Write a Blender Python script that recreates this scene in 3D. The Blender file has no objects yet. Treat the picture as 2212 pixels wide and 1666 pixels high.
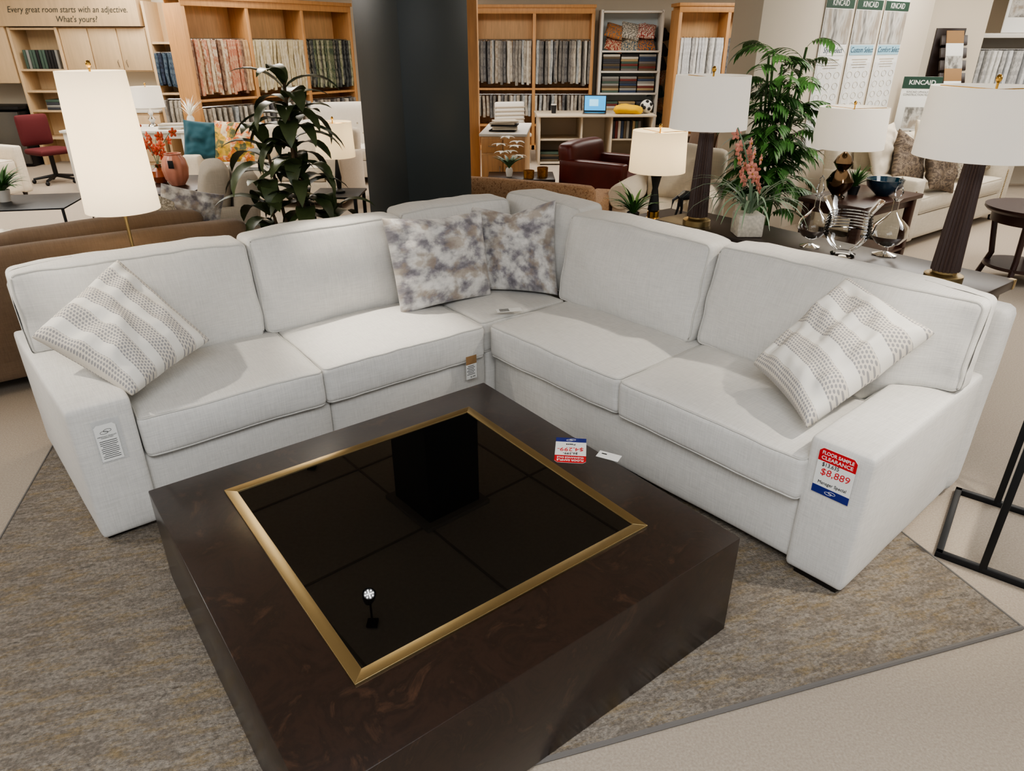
import bpy, bmesh, math, random
from math import sin, cos, pi, radians, sqrt
from mathutils import Vector, Matrix, noise
random.seed(7)
S=bpy.context.scene
COL=S.collection
S.view_settings.look='AgX - Medium High Contrast'
def W(p,q,z=0): return Vector((.7965*p-.6046*q,.6046*p+.7965*q,z))
R37=radians(37.2)
def lin(c):
    r=[]
    for x in c:
        x/=255.0
        r.append(x/12.92 if x<=.04045 else ((x+.055)/1.055)**2.4)
    return (r[0],r[1],r[2],1)
def mat(name,c,rough=.6,metal=0,bump=0,bscale=200,var=0,vscale=5,emit=0,ecol=None,trans=0,coat=0,stretch=(1,1,1),sheen=0,alpha=1,spec=.5,ior=None):
    m=bpy.data.materials.new(name); m.use_nodes=True
    nt=m.node_tree; N=nt.nodes; L=nt.links; b=N['Principled BSDF']
    col=lin(c)
    b.inputs['Base Color'].default_value=col
    b.inputs['Roughness'].default_value=rough; b.inputs['Metallic'].default_value=metal
    b.inputs['Specular IOR Level'].default_value=spec
    b.inputs['Coat Weight'].default_value=coat; b.inputs['Coat Roughness'].default_value=.08
    b.inputs['Transmission Weight'].default_value=trans
    b.inputs['Sheen Weight'].default_value=sheen
    b.inputs['Alpha'].default_value=alpha
    if ior: b.inputs['IOR'].default_value=ior
    if emit:
        b.inputs['Emission Color'].default_value=lin(ecol or c); b.inputs['Emission Strength'].default_value=emit
    if var or bump:
        tc=N.new('ShaderNodeTexCoord'); mp=N.new('ShaderNodeMapping'); mp.inputs['Scale'].default_value=stretch
        L.new(tc.outputs['Object'],mp.inputs['Vector'])
    if var:
        n=N.new('ShaderNodeTexNoise'); n.inputs['Scale'].default_value=vscale; n.inputs['Detail'].default_value=5
        L.new(mp.outputs[0],n.inputs['Vector'])
        r=N.new('ShaderNodeValToRGB'); L.new(n.outputs['Fac'],r.inputs['Fac'])
        r.color_ramp.elements[0].position=.3; r.color_ramp.elements[1].position=.7
        r.color_ramp.elements[0].color=tuple(x*(1-var) for x in col[:3])+(1,)
        r.color_ramp.elements[1].color=tuple(min(1,x*(1+var)) for x in col[:3])+(1,)
        L.new(r.outputs['Color'],b.inputs['Base Color'])
    if bump:
        n2=N.new('ShaderNodeTexNoise'); n2.inputs['Scale'].default_value=bscale; n2.inputs['Detail'].default_value=2
        L.new(mp.outputs[0],n2.inputs['Vector'])
        bp=N.new('ShaderNodeBump'); bp.inputs['Strength'].default_value=bump; bp.inputs['Distance'].default_value=.01
        L.new(n2.outputs['Fac'],bp.inputs['Height']); L.new(bp.outputs['Normal'],b.inputs['Normal'])
    return m
def thin_glass(name):
    m=bpy.data.materials.new(name); m.use_nodes=True
    nt=m.node_tree; N=nt.nodes; L=nt.links; N.remove(N['Principled BSDF'])
    t=N.new('ShaderNodeBsdfTransparent'); t.inputs['Color'].default_value=(.975,.985,.985,1)
    g=N.new('ShaderNodeBsdfGlossy'); g.inputs['Roughness'].default_value=.04; g.inputs['Color'].default_value=(1,1,1,1)
    f=N.new('ShaderNodeLayerWeight'); f.inputs['Blend'].default_value=.22
    mx=N.new('ShaderNodeMixShader'); L.new(f.outputs['Fresnel'],mx.inputs[0]); L.new(t.outputs[0],mx.inputs[1]); L.new(g.outputs[0],mx.inputs[2]); L.new(mx.outputs[0],N['Material Output'].inputs[0]); return m
def shade_mat(name,c,emit,ecol,tr=.45):
    m=mat(name,c,.9,emit=emit,ecol=ecol,spec=.1); nt=m.node_tree; N=nt.nodes; L=nt.links
    t=N.new('ShaderNodeBsdfTranslucent'); t.inputs['Color'].default_value=lin((250,244,232))
    mx=N.new('ShaderNodeMixShader'); mx.inputs[0].default_value=tr
    L.new(N['Principled BSDF'].outputs[0],mx.inputs[1]); L.new(t.outputs[0],mx.inputs[2]); L.new(mx.outputs[0],N['Material Output'].inputs[0]); return m
def ramp_mat(name,stops,scale,detail=6,dist=0,stretch=(1,1,1),rough=.8,coord='Object',bump=.2,bscale=150,sheen=0,rotz=0,nrough=.6,fine=0,finescale=120,cells=0,soft=.25,cdet=6,over=None,coat=0):
    m=bpy.data.materials.new(name); m.use_nodes=True
    nt=m.node_tree; N=nt.nodes; L=nt.links; b=N['Principled BSDF']
    b.inputs['Roughness'].default_value=rough; b.inputs['Sheen Weight'].default_value=sheen; b.inputs['Coat Weight'].default_value=coat; b.inputs['Coat Roughness'].default_value=.12
    tc=N.new('ShaderNodeTexCoord'); mp=N.new('ShaderNodeMapping'); mp.inputs['Scale'].default_value=stretch; mp.inputs['Rotation'].default_value=(0,0,rotz)
    L.new(tc.outputs[coord],mp.inputs['Vector'])
    n=N.new('ShaderNodeTexNoise'); n.inputs['Scale'].default_value=scale; n.inputs['Detail'].default_value=detail; n.inputs['Roughness'].default_value=nrough; n.inputs['Distortion'].default_value=dist
    L.new(mp.outputs[0],n.inputs['Vector'])
    fac=n.outputs['Fac']
    if cells:
        nd=N.new('ShaderNodeTexNoise'); nd.inputs['Scale'].default_value=9; nd.inputs['Detail'].default_value=cdet; nd.inputs['Roughness'].default_value=.6; L.new(mp.outputs[0],nd.inputs['Vector'])
        vs=N.new('ShaderNodeVectorMath'); vs.operation='SCALE'; vs.inputs['Scale'].default_value=.12; L.new(nd.outputs['Color'],vs.inputs[0])
        va=N.new('ShaderNodeVectorMath'); L.new(mp.outputs[0],va.inputs[0]); L.new(vs.outputs[0],va.inputs[1])
        vo=N.new('ShaderNodeTexVoronoi'); vo.inputs['Scale'].default_value=cells; vo.feature='SMOOTH_F1'; vo.inputs['Smoothness'].default_value=soft; L.new(va.outputs[0],vo.inputs['Vector'])
        sx=N.new('ShaderNodeSeparateColor'); L.new(vo.outputs['Color'],sx.inputs[0])
        ml=N.new('ShaderNodeMath'); ml.operation='MULTIPLY_ADD'; L.new(sx.outputs[0],ml.inputs[0]); ml.inputs[1].default_value=.7
        m2=N.new('ShaderNodeMath'); m2.operation='MULTIPLY_ADD'; L.new(n.outputs['Fac'],m2.inputs[0]); m2.inputs[1].default_value=.7; m2.inputs[2].default_value=-.19
        L.new(m2.outputs[0],ml.inputs[2]); fac=ml.outputs[0]
    r=N.new('ShaderNodeValToRGB'); L.new(fac,r.inputs['Fac'])
    cr=r.color_ramp
    while len(cr.elements)<len(stops): cr.elements.new(.5)
    for e,(p,c) in zip(cr.elements,stops): e.position=p; e.color=lin(c)
    out=r.outputs['Color']
    if over:
        oc,osc,lo,hi,amt=over[:5]; odet=over[5] if len(over)>5 else 10
        no=N.new('ShaderNodeTexNoise'); no.inputs['Scale'].default_value=osc; no.inputs['Detail'].default_value=odet; no.inputs['Roughness'].default_value=.85 if odet>5 else .55; L.new(mp.outputs[0],no.inputs['Vector'])
        mo=N.new('ShaderNodeMapRange'); mo.inputs['From Min'].default_value=lo; mo.inputs['From Max'].default_value=hi; mo.inputs['To Max'].default_value=amt; L.new(no.outputs['Fac'],mo.inputs['Value'])
        mz=N.new('ShaderNodeMix'); mz.data_type='RGBA'; L.new(mo.outputs[0],mz.inputs[0]); L.new(out,mz.inputs[6]); mz.inputs[7].default_value=lin(oc); out=mz.outputs[2]
    n2=N.new('ShaderNodeTexNoise'); n2.inputs['Scale'].default_value=bscale; n2.inputs['Detail'].default_value=3
    L.new(tc.outputs[coord],n2.inputs['Vector'])
    if fine:
        n3=N.new('ShaderNodeTexNoise'); n3.inputs['Scale'].default_value=finescale; L.new(tc.outputs[coord],n3.inputs['Vector'])
        mr=N.new('ShaderNodeMapRange'); mr.inputs['From Min'].default_value=.3; mr.inputs['From Max'].default_value=.7; mr.inputs['To Min'].default_value=1-fine; mr.inputs['To Max'].default_value=1+fine
        L.new(n3.outputs['Fac'],mr.inputs['Value'])
        mx=N.new('ShaderNodeVectorMath'); mx.operation='SCALE'; L.new(out,mx.inputs[0]); L.new(mr.outputs[0],mx.inputs['Scale']); out=mx.outputs[0]
    L.new(out,b.inputs['Base Color'])
    bp=N.new('ShaderNodeBump'); bp.inputs['Strength'].default_value=bump; bp.inputs['Distance'].default_value=.01
    L.new(n2.outputs['Fac'],bp.inputs['Height']); L.new(bp.outputs['Normal'],b.inputs['Normal'])
    return m
def linen(name,c,amt=.06,k=260,lo=16):
    m=bpy.data.materials.new(name); m.use_nodes=True
    nt=m.node_tree; N=nt.nodes; L=nt.links; b=N['Principled BSDF']; b.inputs['Roughness'].default_value=.9; b.inputs['Specular IOR Level'].default_value=.2
    b.inputs['Sheen Weight'].default_value=.10
    tc=N.new('ShaderNodeTexCoord'); sn=N.new('ShaderNodeSeparateXYZ'); L.new(tc.outputs['Normal'],sn.inputs[0]); tot=None
    for i,st in enumerate(((k,lo,lo),(lo,k,lo),(lo,lo,k))):
        mp=N.new('ShaderNodeMapping'); mp.inputs['Scale'].default_value=st; L.new(tc.outputs['Object'],mp.inputs['Vector'])
        n=N.new('ShaderNodeTexNoise'); n.inputs['Scale'].default_value=1; n.inputs['Detail'].default_value=1; L.new(mp.outputs[0],n.inputs['Vector'])
        ab=N.new('ShaderNodeMath'); ab.operation='ABSOLUTE'; L.new(sn.outputs[i],ab.inputs[0])
        om=N.new('ShaderNodeMath'); om.operation='SUBTRACT'; om.inputs[0].default_value=1; L.new(ab.outputs[0],om.inputs[1])
        ce=N.new('ShaderNodeMath'); ce.operation='SUBTRACT'; L.new(n.outputs['Fac'],ce.inputs[0]); ce.inputs[1].default_value=.5
        mu=N.new('ShaderNodeMath'); mu.operation='MULTIPLY'; L.new(ce.outputs[0],mu.inputs[0]); L.new(om.outputs[0],mu.inputs[1])
        if tot is None: tot=mu.outputs[0]
        else:
            a=N.new('ShaderNodeMath'); a.operation='ADD'; L.new(tot,a.inputs[0]); L.new(mu.outputs[0],a.inputs[1]); tot=a.outputs[0]
    mr=N.new('ShaderNodeMapRange'); mr.inputs['From Min'].default_value=-.35; mr.inputs['From Max'].default_value=.35; mr.inputs['To Min'].default_value=1-amt*1.8; mr.inputs['To Max'].default_value=1+amt*1.4
    L.new(tot,mr.inputs['Value'])
    mx=N.new('ShaderNodeVectorMath'); mx.operation='SCALE'; mx.inputs[0].default_value=lin(c)[:3]; L.new(mr.outputs[0],mx.inputs['Scale'])
    L.new(mx.outputs[0],b.inputs['Base Color'])
    bp=N.new('ShaderNodeBump'); bp.inputs['Strength'].default_value=.2; bp.inputs['Distance'].default_value=.003
    L.new(tot,bp.inputs['Height']); L.new(bp.outputs['Normal'],b.inputs['Normal'])
    return m
def dotted(name):
    m=bpy.data.materials.new(name); m.use_nodes=True
    nt=m.node_tree; N=nt.nodes; L=nt.links; b=N['Principled BSDF']; b.inputs['Roughness'].default_value=.9
    tc=N.new('ShaderNodeTexCoord'); sp=N.new('ShaderNodeSeparateXYZ'); L.new(tc.outputs['UV'],sp.inputs[0])
    def ma(op,a,bv=None,c=None):
        n=N.new('ShaderNodeMath'); n.operation=op
        for i,v in enumerate((a,bv,c)):
            if v is None: continue
            if isinstance(v,(int,float)): n.inputs[i].default_value=v
            else: L.new(v,n.inputs[i])
        return n.outputs[0]
    X=sp.outputs[0]; Y=sp.outputs[1]
    band=ma('FRACT',ma('ADD',ma('MULTIPLY',X,4.0),.27))
    bm_=ma('LESS_THAN',band,.60)
    row=ma('MULTIPLY',X,40.0); fx=ma('SUBTRACT',ma('FRACT',row),.5)
    off=ma('MULTIPLY',ma('MODULO',ma('FLOOR',row),2.0),.5)
    fy=ma('SUBTRACT',ma('FRACT',ma('ADD',ma('MULTIPLY',Y,34.0),off)),.5)
    d=ma('ADD',ma('MULTIPLY',fx,fx),ma('MULTIPLY',ma('MULTIPLY',fy,fy),1.0))
    dot=ma('LESS_THAN',d,.12)
    f=ma('MULTIPLY',dot,bm_)
    mxb=N.new('ShaderNodeMix'); mxb.data_type='RGBA'; mxb.inputs[6].default_value=lin((232,229,221)); mxb.inputs[7].default_value=lin((220,213,201)); L.new(bm_,mxb.inputs[0])
    mx=N.new('ShaderNodeMix'); mx.data_type='RGBA'; L.new(mxb.outputs[2],mx.inputs[6]); mx.inputs[7].default_value=lin((158,156,156))
    L.new(f,mx.inputs[0])
    L.new(mx.outputs[2],b.inputs['Base Color'])
    bp=N.new('ShaderNodeBump'); bp.inputs['Strength'].default_value=.4; bp.inputs['Distance'].default_value=.003
    L.new(f,bp.inputs['Height']); L.new(bp.outputs['Normal'],b.inputs['Normal'])
    return m
class MB:
    def __init__(s): s.bm=bmesh.new(); s.mats=[]; s.bm.loops.layers.uv.new('UVMap')
    def add(s,tb,m,M=None,flat=False):
        if m not in s.mats: s.mats.append(m)
        i=s.mats.index(m)
        if flat: tb.normal_update()
        for f in tb.faces:
            f.material_index=i; f.smooth=not(flat and max(abs(f.normal.x),abs(f.normal.y),abs(f.normal.z))>.999)
        if M is not None: bmesh.ops.transform(tb,matrix=M,verts=tb.verts)
        me=bpy.data.meshes.new('t'); tb.to_mesh(me); s.bm.from_mesh(me); bpy.data.meshes.remove(me); tb.free()
        return s
    def box(s,sx,sy,sz,c=(0,0,0),bev=0,m=None,M=None,seg=2):
        tb=bmesh.new(); bmesh.ops.create_cube(tb,size=1)
        bmesh.ops.scale(tb,vec=(sx,sy,sz),verts=tb.verts)
        if bev>0: bmesh.ops.bevel(tb,geom=tb.edges[:],offset=min(bev,.49*min(sx,sy,sz)),segments=seg,affect='EDGES',profile=.5)
        bmesh.ops.translate(tb,vec=c,verts=tb.verts)
        return s.add(tb,m,M,True)
    def lathe(s,prof,m=None,seg=28,c=(0,0,0),M=None,closed=False,flute=0,nfl=20,cap=True):
        tb=bmesh.new(); rings=[]
        for r,z in prof:
            if r<1e-5: rings.append([tb.verts.new((c[0],c[1],c[2]+z))])
            else:
                ring=[]
                for k in range(seg):
                    a=2*pi*k/seg; rr=r*(1+flute*cos(nfl*a))
                    ring.append(tb.verts.new((c[0]+rr*cos(a),c[1]+rr*sin(a),c[2]+z)))
                rings.append(ring)
        n=len(rings)
        for i in range(n if closed else n-1):
            A=rings[i]; B=rings[(i+1)%n]
            for k in range(seg):
                k2=(k+1)%seg
                if len(A)==1 and len(B)==1: continue
                if len(A)==1: tb.faces.new((A[0],B[k2],B[k]))
                elif len(B)==1: tb.faces.new((A[k],A[k2],B[0]))
                else: tb.faces.new((A[k],A[k2],B[k2],B[k]))
        if not closed and cap:
            for ring,rev in ((rings[0],True),(rings[-1],False)):
                if len(ring)>2:
                    try: tb.faces.new(ring[::-1] if rev else ring)
                    except: pass
        bmesh.ops.recalc_face_normals(tb,faces=tb.faces)
        return s.add(tb,m,M)
    def cyl(s,r,z0,z1,c=(0,0,0),m=None,seg=20,M=None,r2=None):
        return s.lathe([(r,z0),(r if r2 is None else r2,z1)],m,seg,c,M)
    def ball(s,r,c=(0,0,0),m=None,sc=(1,1,1),seg=16,M=None):
        tb=bmesh.new(); bmesh.ops.create_uvsphere(tb,u_segments=seg,v_segments=max(6,seg//2),radius=r)
        bmesh.ops.scale(tb,vec=sc,verts=tb.verts); bmesh.ops.translate(tb,vec=c,verts=tb.verts)
        return s.add(tb,m,M)
    def tube(s,pts,r,m=None,seg=8,closed=False,M=None):
        pts=[Vector(p) for p in pts]; n=len(pts); tb=bmesh.new(); rings=[]
        for i,p in enumerate(pts):
            a=pts[(i-1)%n] if (closed or i>0) else p; b=pts[(i+1)%n] if (closed or i<n-1) else p
            t=(b-a).normalized(); ref=Vector((0,0,1)) if abs(t.z)<.9 else Vector((1,0,0))
            u=t.cross(ref).normalized(); v=u.cross(t)
            rr=r[i] if isinstance(r,(list,tuple)) else r
            rings.append([tb.verts.new(p+u*rr*cos(2*pi*k/seg)+v*rr*sin(2*pi*k/seg)) for k in range(seg)])
        for i in range(n if closed else n-1):
            A=rings[i];B=rings[(i+1)%n]
            for k in range(seg): tb.faces.new((A[k],A[(k+1)%seg],B[(k+1)%seg],B[k]))
        if not closed: tb.faces.new(rings[0]); tb.faces.new(rings[-1])
        bmesh.ops.recalc_face_normals(tb,faces=tb.faces)
        return s.add(tb,m,M)
    def prism(s,poly,z0,z1,m=None,M=None,bev=0):
        tb=bmesh.new(); a=[tb.verts.new((x,y,z0)) for x,y in poly]; b=[tb.verts.new((x,y,z1)) for x,y in poly]; n=len(poly)
        tb.faces.new(a[::-1]); tb.faces.new(b)
        for i in range(n): tb.faces.new((a[i],a[(i+1)%n],b[(i+1)%n],b[i]))
        bmesh.ops.recalc_face_normals(tb,faces=tb.faces)
        if bev: bmesh.ops.bevel(tb,geom=tb.edges[:],offset=bev,segments=3,affect='EDGES',profile=.5)
        return s.add(tb,m,M,True)
    def leaf(s,base,az,el,ln,wd,droop,m,n=6,fold=.25,shape=1.0):
        tb=bmesh.new(); p=Vector(base); rows=[]
        for i in range(n+1):
            t=i/n; w=wd*.5*(sin(pi*min(1,t**.8*.97+.03))**shape if t<1 else 0)+.0006
            side=Vector((-sin(az),cos(az),0)); d=Vector((cos(az)*cos(el),sin(az)*cos(el),sin(el)))
            up=side.cross(d)*-1
            rows.append([tb.verts.new(p+side*w+up*fold*w),tb.verts.new(p),tb.verts.new(p-side*w+up*fold*w)])
            p=p+d*(ln/n); el-=droop/n
        for i in range(n):
            A=rows[i];B=rows[i+1]
            for k in (0,1): tb.faces.new((A[k],A[k+1],B[k+1],B[k]))
        return s.add(tb,m)
    def soft(s,w,d,h,r,m,c=(0,0,0),b=(0,0,0),wr=0,seed=0,M=None,pipe=None,n=14,extra=None,pm=None,pr=.005,bot=1.0,oct2=.4):
        hw,hd,hh=w/2,d/2,h/2; r=min(r,hw*.98,hd*.98,hh*.98)
        def dfm(v):
            X,Y,Z=max(-1,min(1,v.x/hw)),max(-1,min(1,v.y/hd)),max(-1,min(1,v.z/hh))
            q=Vector((v.x+b[0]*X*(1-Y*Y)*(1-Z*Z),v.y+b[1]*Y*(1-X*X)*(1-Z*Z),v.z+b[2]*Z*(1-X*X)*(1-Y*Y)*(bot if Z<0 else 1)))
            if wr:
                k=Vector((v.x*4+seed*7.1,v.y*4+seed*3.3,v.z*4)); k2=k*2.9
                q+=Vector((noise.noise(k),noise.noise(k+Vector((9,0,0))),noise.noise(k+Vector((0,9,0)))))*wr
                q+=Vector((noise.noise(k2),noise.noise(k2+Vector((9,0,0))),noise.noise(k2+Vector((0,9,0)))))*wr*oct2
            if extra: q=extra(q)
            return q+Vector(c)
        tb=bmesh.new(); bmesh.ops.create_cube(tb,size=2)
        bmesh.ops.subdivide_edges(tb,edges=tb.edges[:],cuts=n,use_grid_fill=True)
        for v in tb.verts:
            q=Vector((hw*sin(pi/2*v.co.x),hd*sin(pi/2*v.co.y),hh*sin(pi/2*v.co.z)))
            inn=Vector((max(-hw+r,min(hw-r,q.x)),max(-hd+r,min(hd-r,q.y)),max(-hh+r,min(hh-r,q.z))))
            dl=q-inn
            if dl.length>1e-6: q=inn+dl.normalized()*r
            v.co=dfm(q)
        bmesh.ops.recalc_face_normals(tb,faces=tb.faces)
        s.add(tb,m,M)
        if pipe:
            k=.27*r; rc=max(r*.9,.012)
            A,B,C=(hw,hd,hh) if pipe=='z' else (hw,hh,hd)
            A-=k;B-=k;C-=k
            loop=[]
            def seg(p0,p1,nn):
                for i in range(nn): 
                    t=i/nn; loop.append((p0[0]+(p1[0]-p0[0])*t,p0[1]+(p1[1]-p0[1])*t))
            def arc(cx,cy,a0):
                for i in range(4):
                    a=a0+pi/2*i/4; loop.append((cx+rc*cos(a),cy+rc*sin(a)))
            arc(A-rc,B-rc,0); seg((A-rc,B),(-A+rc,B),26); arc(-A+rc,B-rc,pi/2); seg((-A,B-rc),(-A,-B+rc),18)
            arc(-A+rc,-B+rc,pi); seg((-A+rc,-B),(A-rc,-B),26); arc(A-rc,-B+rc,3*pi/2); seg((A,-B+rc),(A,B-rc),18)
            for sg in (1,-1):
                pts=[dfm(Vector((x,y,C*sg)) if pipe=='z' else Vector((x,C*sg,y))) for x,y in loop]
                s.tube(pts,pr,pm or m,6,True,M)
        return s
    def obj(s,name,parent=None,loc=(0,0,0),rot=(0,0,0),label=None,cat=None,group=None,kind=None,sharp=38):
        me=bpy.data.meshes.new(name); s.bm.to_mesh(me); s.bm.free()
        for m in s.mats: me.materials.append(m)
        me.set_sharp_from_angle(angle=radians(sharp))
        o=bpy.data.objects.new(name,me); COL.objects.link(o); o.location=loc; o.rotation_euler=rot
        if parent: o.parent=parent
        tag(o,label,cat,group,kind); return o
def tag(o,label=None,cat=None,group=None,kind=None):
    if label: o['label']=label
    if cat: o['category']=cat
    if group: o['group']=group
    if kind: o['kind']=kind
def empt(name,label,cat,loc=(0,0,0),rz=0,group=None):
    o=bpy.data.objects.new(name,None); o.empty_display_size=.1; COL.objects.link(o); o.location=loc; o.rotation_euler=(0,0,rz); tag(o,label,cat,group); return o
def text(body,size,m,parent,loc,rot,name='lettering',shear=0,align='CENTER',bold=0,sx=1,ext=.0004):
    cu=bpy.data.curves.new('txt','FONT'); cu.body=body; cu.size=size; cu.align_x=align; cu.align_y='CENTER'; cu.shear=shear; cu.extrude=ext; cu.offset=bold; cu.resolution_u=3
    o=bpy.data.objects.new('txt',cu); COL.objects.link(o)
    dg=bpy.context.evaluated_depsgraph_get(); me=bpy.data.meshes.new_from_object(o.evaluated_get(dg)); bpy.data.objects.remove(o)
    me.materials.clear(); me.materials.append(m)
    t=bpy.data.objects.new(name,me); COL.objects.link(t); t.parent=parent; t.location=loc; t.rotation_euler=rot; t.scale=(sx,1,1)
    return t

# ---------------- materials
FAB=linen('linen_offwhite',(213,211,206),.055)
PIPE=mat('piping_linen',(200,198,192),.9)
FEET=mat('foot_black',(20,17,15),.5)
CARPET=ramp_mat('carpet_beige',[(.3,(156,144,129)),(.5,(167,155,140)),(.7,(178,166,152))],140,3,0,rough=.95,bump=.25,bscale=340)
RUGM=ramp_mat('rug_weave',[(.30,(66,60,53)),(.40,(98,90,81)),(.47,(146,138,127)),(.53,(110,101,91)),(.61,(134,126,115)),(.72,(184,177,165))],4.2,14,.05,stretch=(1.4,4.4,1),rough=.95,bump=.8,bscale=170,nrough=.88,fine=.28,finescale=80,over=((142,120,76),4.5,.50,.60,.5))
RUGE=mat('rug_binding',(112,108,104),.9)
DWOOD=ramp_mat('burl_espresso',[(.3,(24,15,12)),(.46,(43,28,21)),(.55,(32,21,16)),(.7,(70,48,35))],6,10,1.4,rough=.3,bump=.02,bscale=40,nrough=.74,coat=.22)
DARK=mat('espresso_wood',(40,28,23),.35,var=.25,vscale=8,stretch=(1,6,1))
BRASS=mat('brushed_brass',(168,148,108),.38,1,bump=.03,bscale=300)
BGLASS=mat('black_glass',(6,5,5),.015,spec=.9)
GOLD=mat('gold',(190,150,80),.25,1)
MAPLE=mat('maple',(212,171,122),.45,var=.12,vscale=6,stretch=(6,6,.6))
MAPLED=mat('maple_edge',(196,148,98),.45,var=.12,vscale=6,stretch=(6,6,.6))
PMAPLE=mat('pale_maple',(204,178,142),.5,var=.07,vscale=5,stretch=(6,6,.6))
WHITE=mat('white_laminate',(216,213,205),.5)
PBLUE=mat('pale_blue_laminate',(200,212,216),.5)
DESKM=mat('desk_laminate',(200,187,166),.5)
CREAMF=linen('cream_fabric',(220,209,190),.05)
GREYF=linen('greige_fabric',(182,172,156),.06)
BROWNF=linen('brown_fabric',(118,99,81),.08)
DBROWNF=linen('taupe_fabric',(114,94,78),.08)
TANP=ramp_mat('tan_pattern_fabric',[(.35,(136,100,70)),(.5,(180,146,112)),(.65,(154,116,84))],45,2,0,bump=.2)
REDL=mat('red_leather',(92,32,25),.38,var=.2,vscale=6)
COLM=mat('column_charcoal',(52,60,63),.38,bump=.02,bscale=30)
RUST=mat('rust_paint',(156,62,38),.6)
WALLM=mat('wall_cream',(212,202,184),.85,var=.02,vscale=1)
WALLB=mat('wall_beige',(206,196,180),.85,var=.02,vscale=1)
CEIL=mat('ceiling_tile',(206,199,188),.9,var=.06,vscale=30)
GRID=mat('ceiling_grid',(154,150,142),.7)
BLACK=mat('black_metal',(30,31,33),.45,.3)
CHROME=mat('chrome',(200,200,200),.15,1)
STEEL=mat('steel',(120,122,124),.3,1)
SHADE=shade_mat('shade_white_glow',(236,233,227),.26,(255,248,238),.3)  # emission whitens the drum shades, also where the lamp is unlit
SHADEL=shade_mat('shade_lit',(245,240,228),.64,(255,240,214))
SHADEM=shade_mat('shade_warm',(240,230,208),.44,(255,230,188))
GLASS=thin_glass('clear_glass')
LEAFD=mat('leaf_dark',(64,76,46),.42,var=.5,vscale=6)
LEAFG=mat('leaf_green',(60,102,48),.45,var=.4,vscale=7)
LEAFL=mat('leaf_light',(120,144,118),.5,var=.2,vscale=7)
TRUNK=mat('trunk',(92,74,52),.8,var=.3,vscale=20)
CORAL=mat('coral_petal',(222,104,72),.6)
PINKP=mat('dusty_pink_petal',(214,144,126),.6,var=.25,vscale=30)
WHITEP=mat('white_petal',(238,234,220),.6)
PAPER=mat('paper_white',(230,230,226),.7)
INK=mat('ink_black',(24,24,26),.7)
REDT=mat('tag_red',(196,24,36),.5)
BLUET=mat('tag_blue',(28,40,120),.5)
REDINK=mat('ink_red',(206,40,50),.6)
KRAFT=mat('kraft',(150,118,82),.8)
TEAL=mat('teal_velvet',(16,72,84),.8,sheen=.3)
FLORAL=ramp_mat('floral_print',[(.22,(90,96,70)),(.38,(196,158,60)),(.52,(214,178,84)),(.64,(206,96,44)),(.76,(232,214,180))],9,3,.3,coord='UV',bump=.1,cells=7)
ABSTR=ramp_mat('abstract_watercolour',[(.32,(108,104,110)),(.42,(142,138,142)),(.48,(172,169,168)),(.54,(200,197,193)),(.64,(222,219,214))],6.5,5,0,coord='UV',rough=.75,bump=.15,bscale=60,sheen=.35,nrough=.55,over=((158,142,124),5.0,.52,.62,.65,3))
DOTS=dotted('dotted_stripe')
LAMPD=mat('reeded_dark',(70,54,49),.45)
GREEN=mat('sign_green',(30,62,48),.6)
SKYB=mat('banner_blue',(150,190,208),.7)
PHOTOG=ramp_mat('printed_photo',[(.35,(110,108,104)),(.5,(190,188,182)),(.65,(150,140,128))],4,3,0,coord='Generated',bump=0)
PRINTL=ramp_mat('printed_lines',[(.45,(222,222,218)),(.55,(212,214,214)),(.62,(228,228,224))],9,2,0,coord='Generated',bump=0)

# ---------------- room shell
MB().box(18.4,17.4,.1,(0,5.5,-.05),0,CARPET).obj('floor',kind='structure')
MB().box(18.4,.15,2.9,(0,14.1,1.45),0,WALLM).obj('wall_back',kind='structure')
MB().box(4.35,.12,2.9,(-6.97,12.06,1.45),0,WALLM).obj('wall_office',kind='structure')
MB().box(.15,17.2,2.9,(-9.2,5.5,1.45),0,WALLM).obj('wall_left',kind='structure')
MB().box(.15,17.2,2.9,(9.2,5.5,1.45),0,WALLM).obj('wall_right',kind='structure')
cb=MB(); cb.box(18.4,17.4,.1,(0,5.5,2.95),0,CEIL)
Mg=Matrix.Translation((0,5.4,0))@Matrix.Rotation(radians(41),4,'Z')
for i in range(-5,6): cb.box(.022,11,.008,(i*1.22+.4,0,2.897),0,GRID,Mg); cb.box(11,.022,.008,(0,i*1.22+.2,2.896),0,GRID,Mg)
cb.obj('ceiling',kind='structure')
cm=MB(); cm.box(.56,.56,2.9,(0,0,1.45),.004,COLM); cm.box(.70,.70,.04,(0,0,2.88),.004,GRID)
cm.obj('wall_column',loc=(-.70,5.40,0),rot=(0,0,radians(41)),kind='structure')
d=MB(); d.box(.42,.3,2.9,(-.76,9.1,1.45),.003,RUST); d.box(.14,.34,2.9,(-.47,9.08,1.45),.004,MAPLED); d.obj('wall_partition',kind='structure')
pw=MB(); pw.box(3.1,.3,2.9,(1.55,.15,1.45),.003,WALLB)
pw.obj('wall_side_panel',loc=W(5.84,4.12),rot=(0,0,R37),kind='structure')

# ---------------- rug
ang=radians(16.5)
rg=MB(); rw,rd=3.41,2.45
rg.box(rw,rd,.012,(0,0,.006),.003,RUGM)
rg.tube([(-rw/2,-rd/2,.007),(rw/2,-rd/2,.007),(rw/2,rd/2,.007),(-rw/2,rd/2,.007)],.009,RUGE,6,True)
al=(2.110-rw/2); nn=1.168+rd/2
rg.obj('area_rug',loc=(al*cos(ang)-nn*sin(ang),al*sin(ang)+nn*cos(ang),0.0005),rot=(0,0,ang),label='low pile rug in mottled grey, brown and ochre with bound edge',cat='rug')

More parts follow.
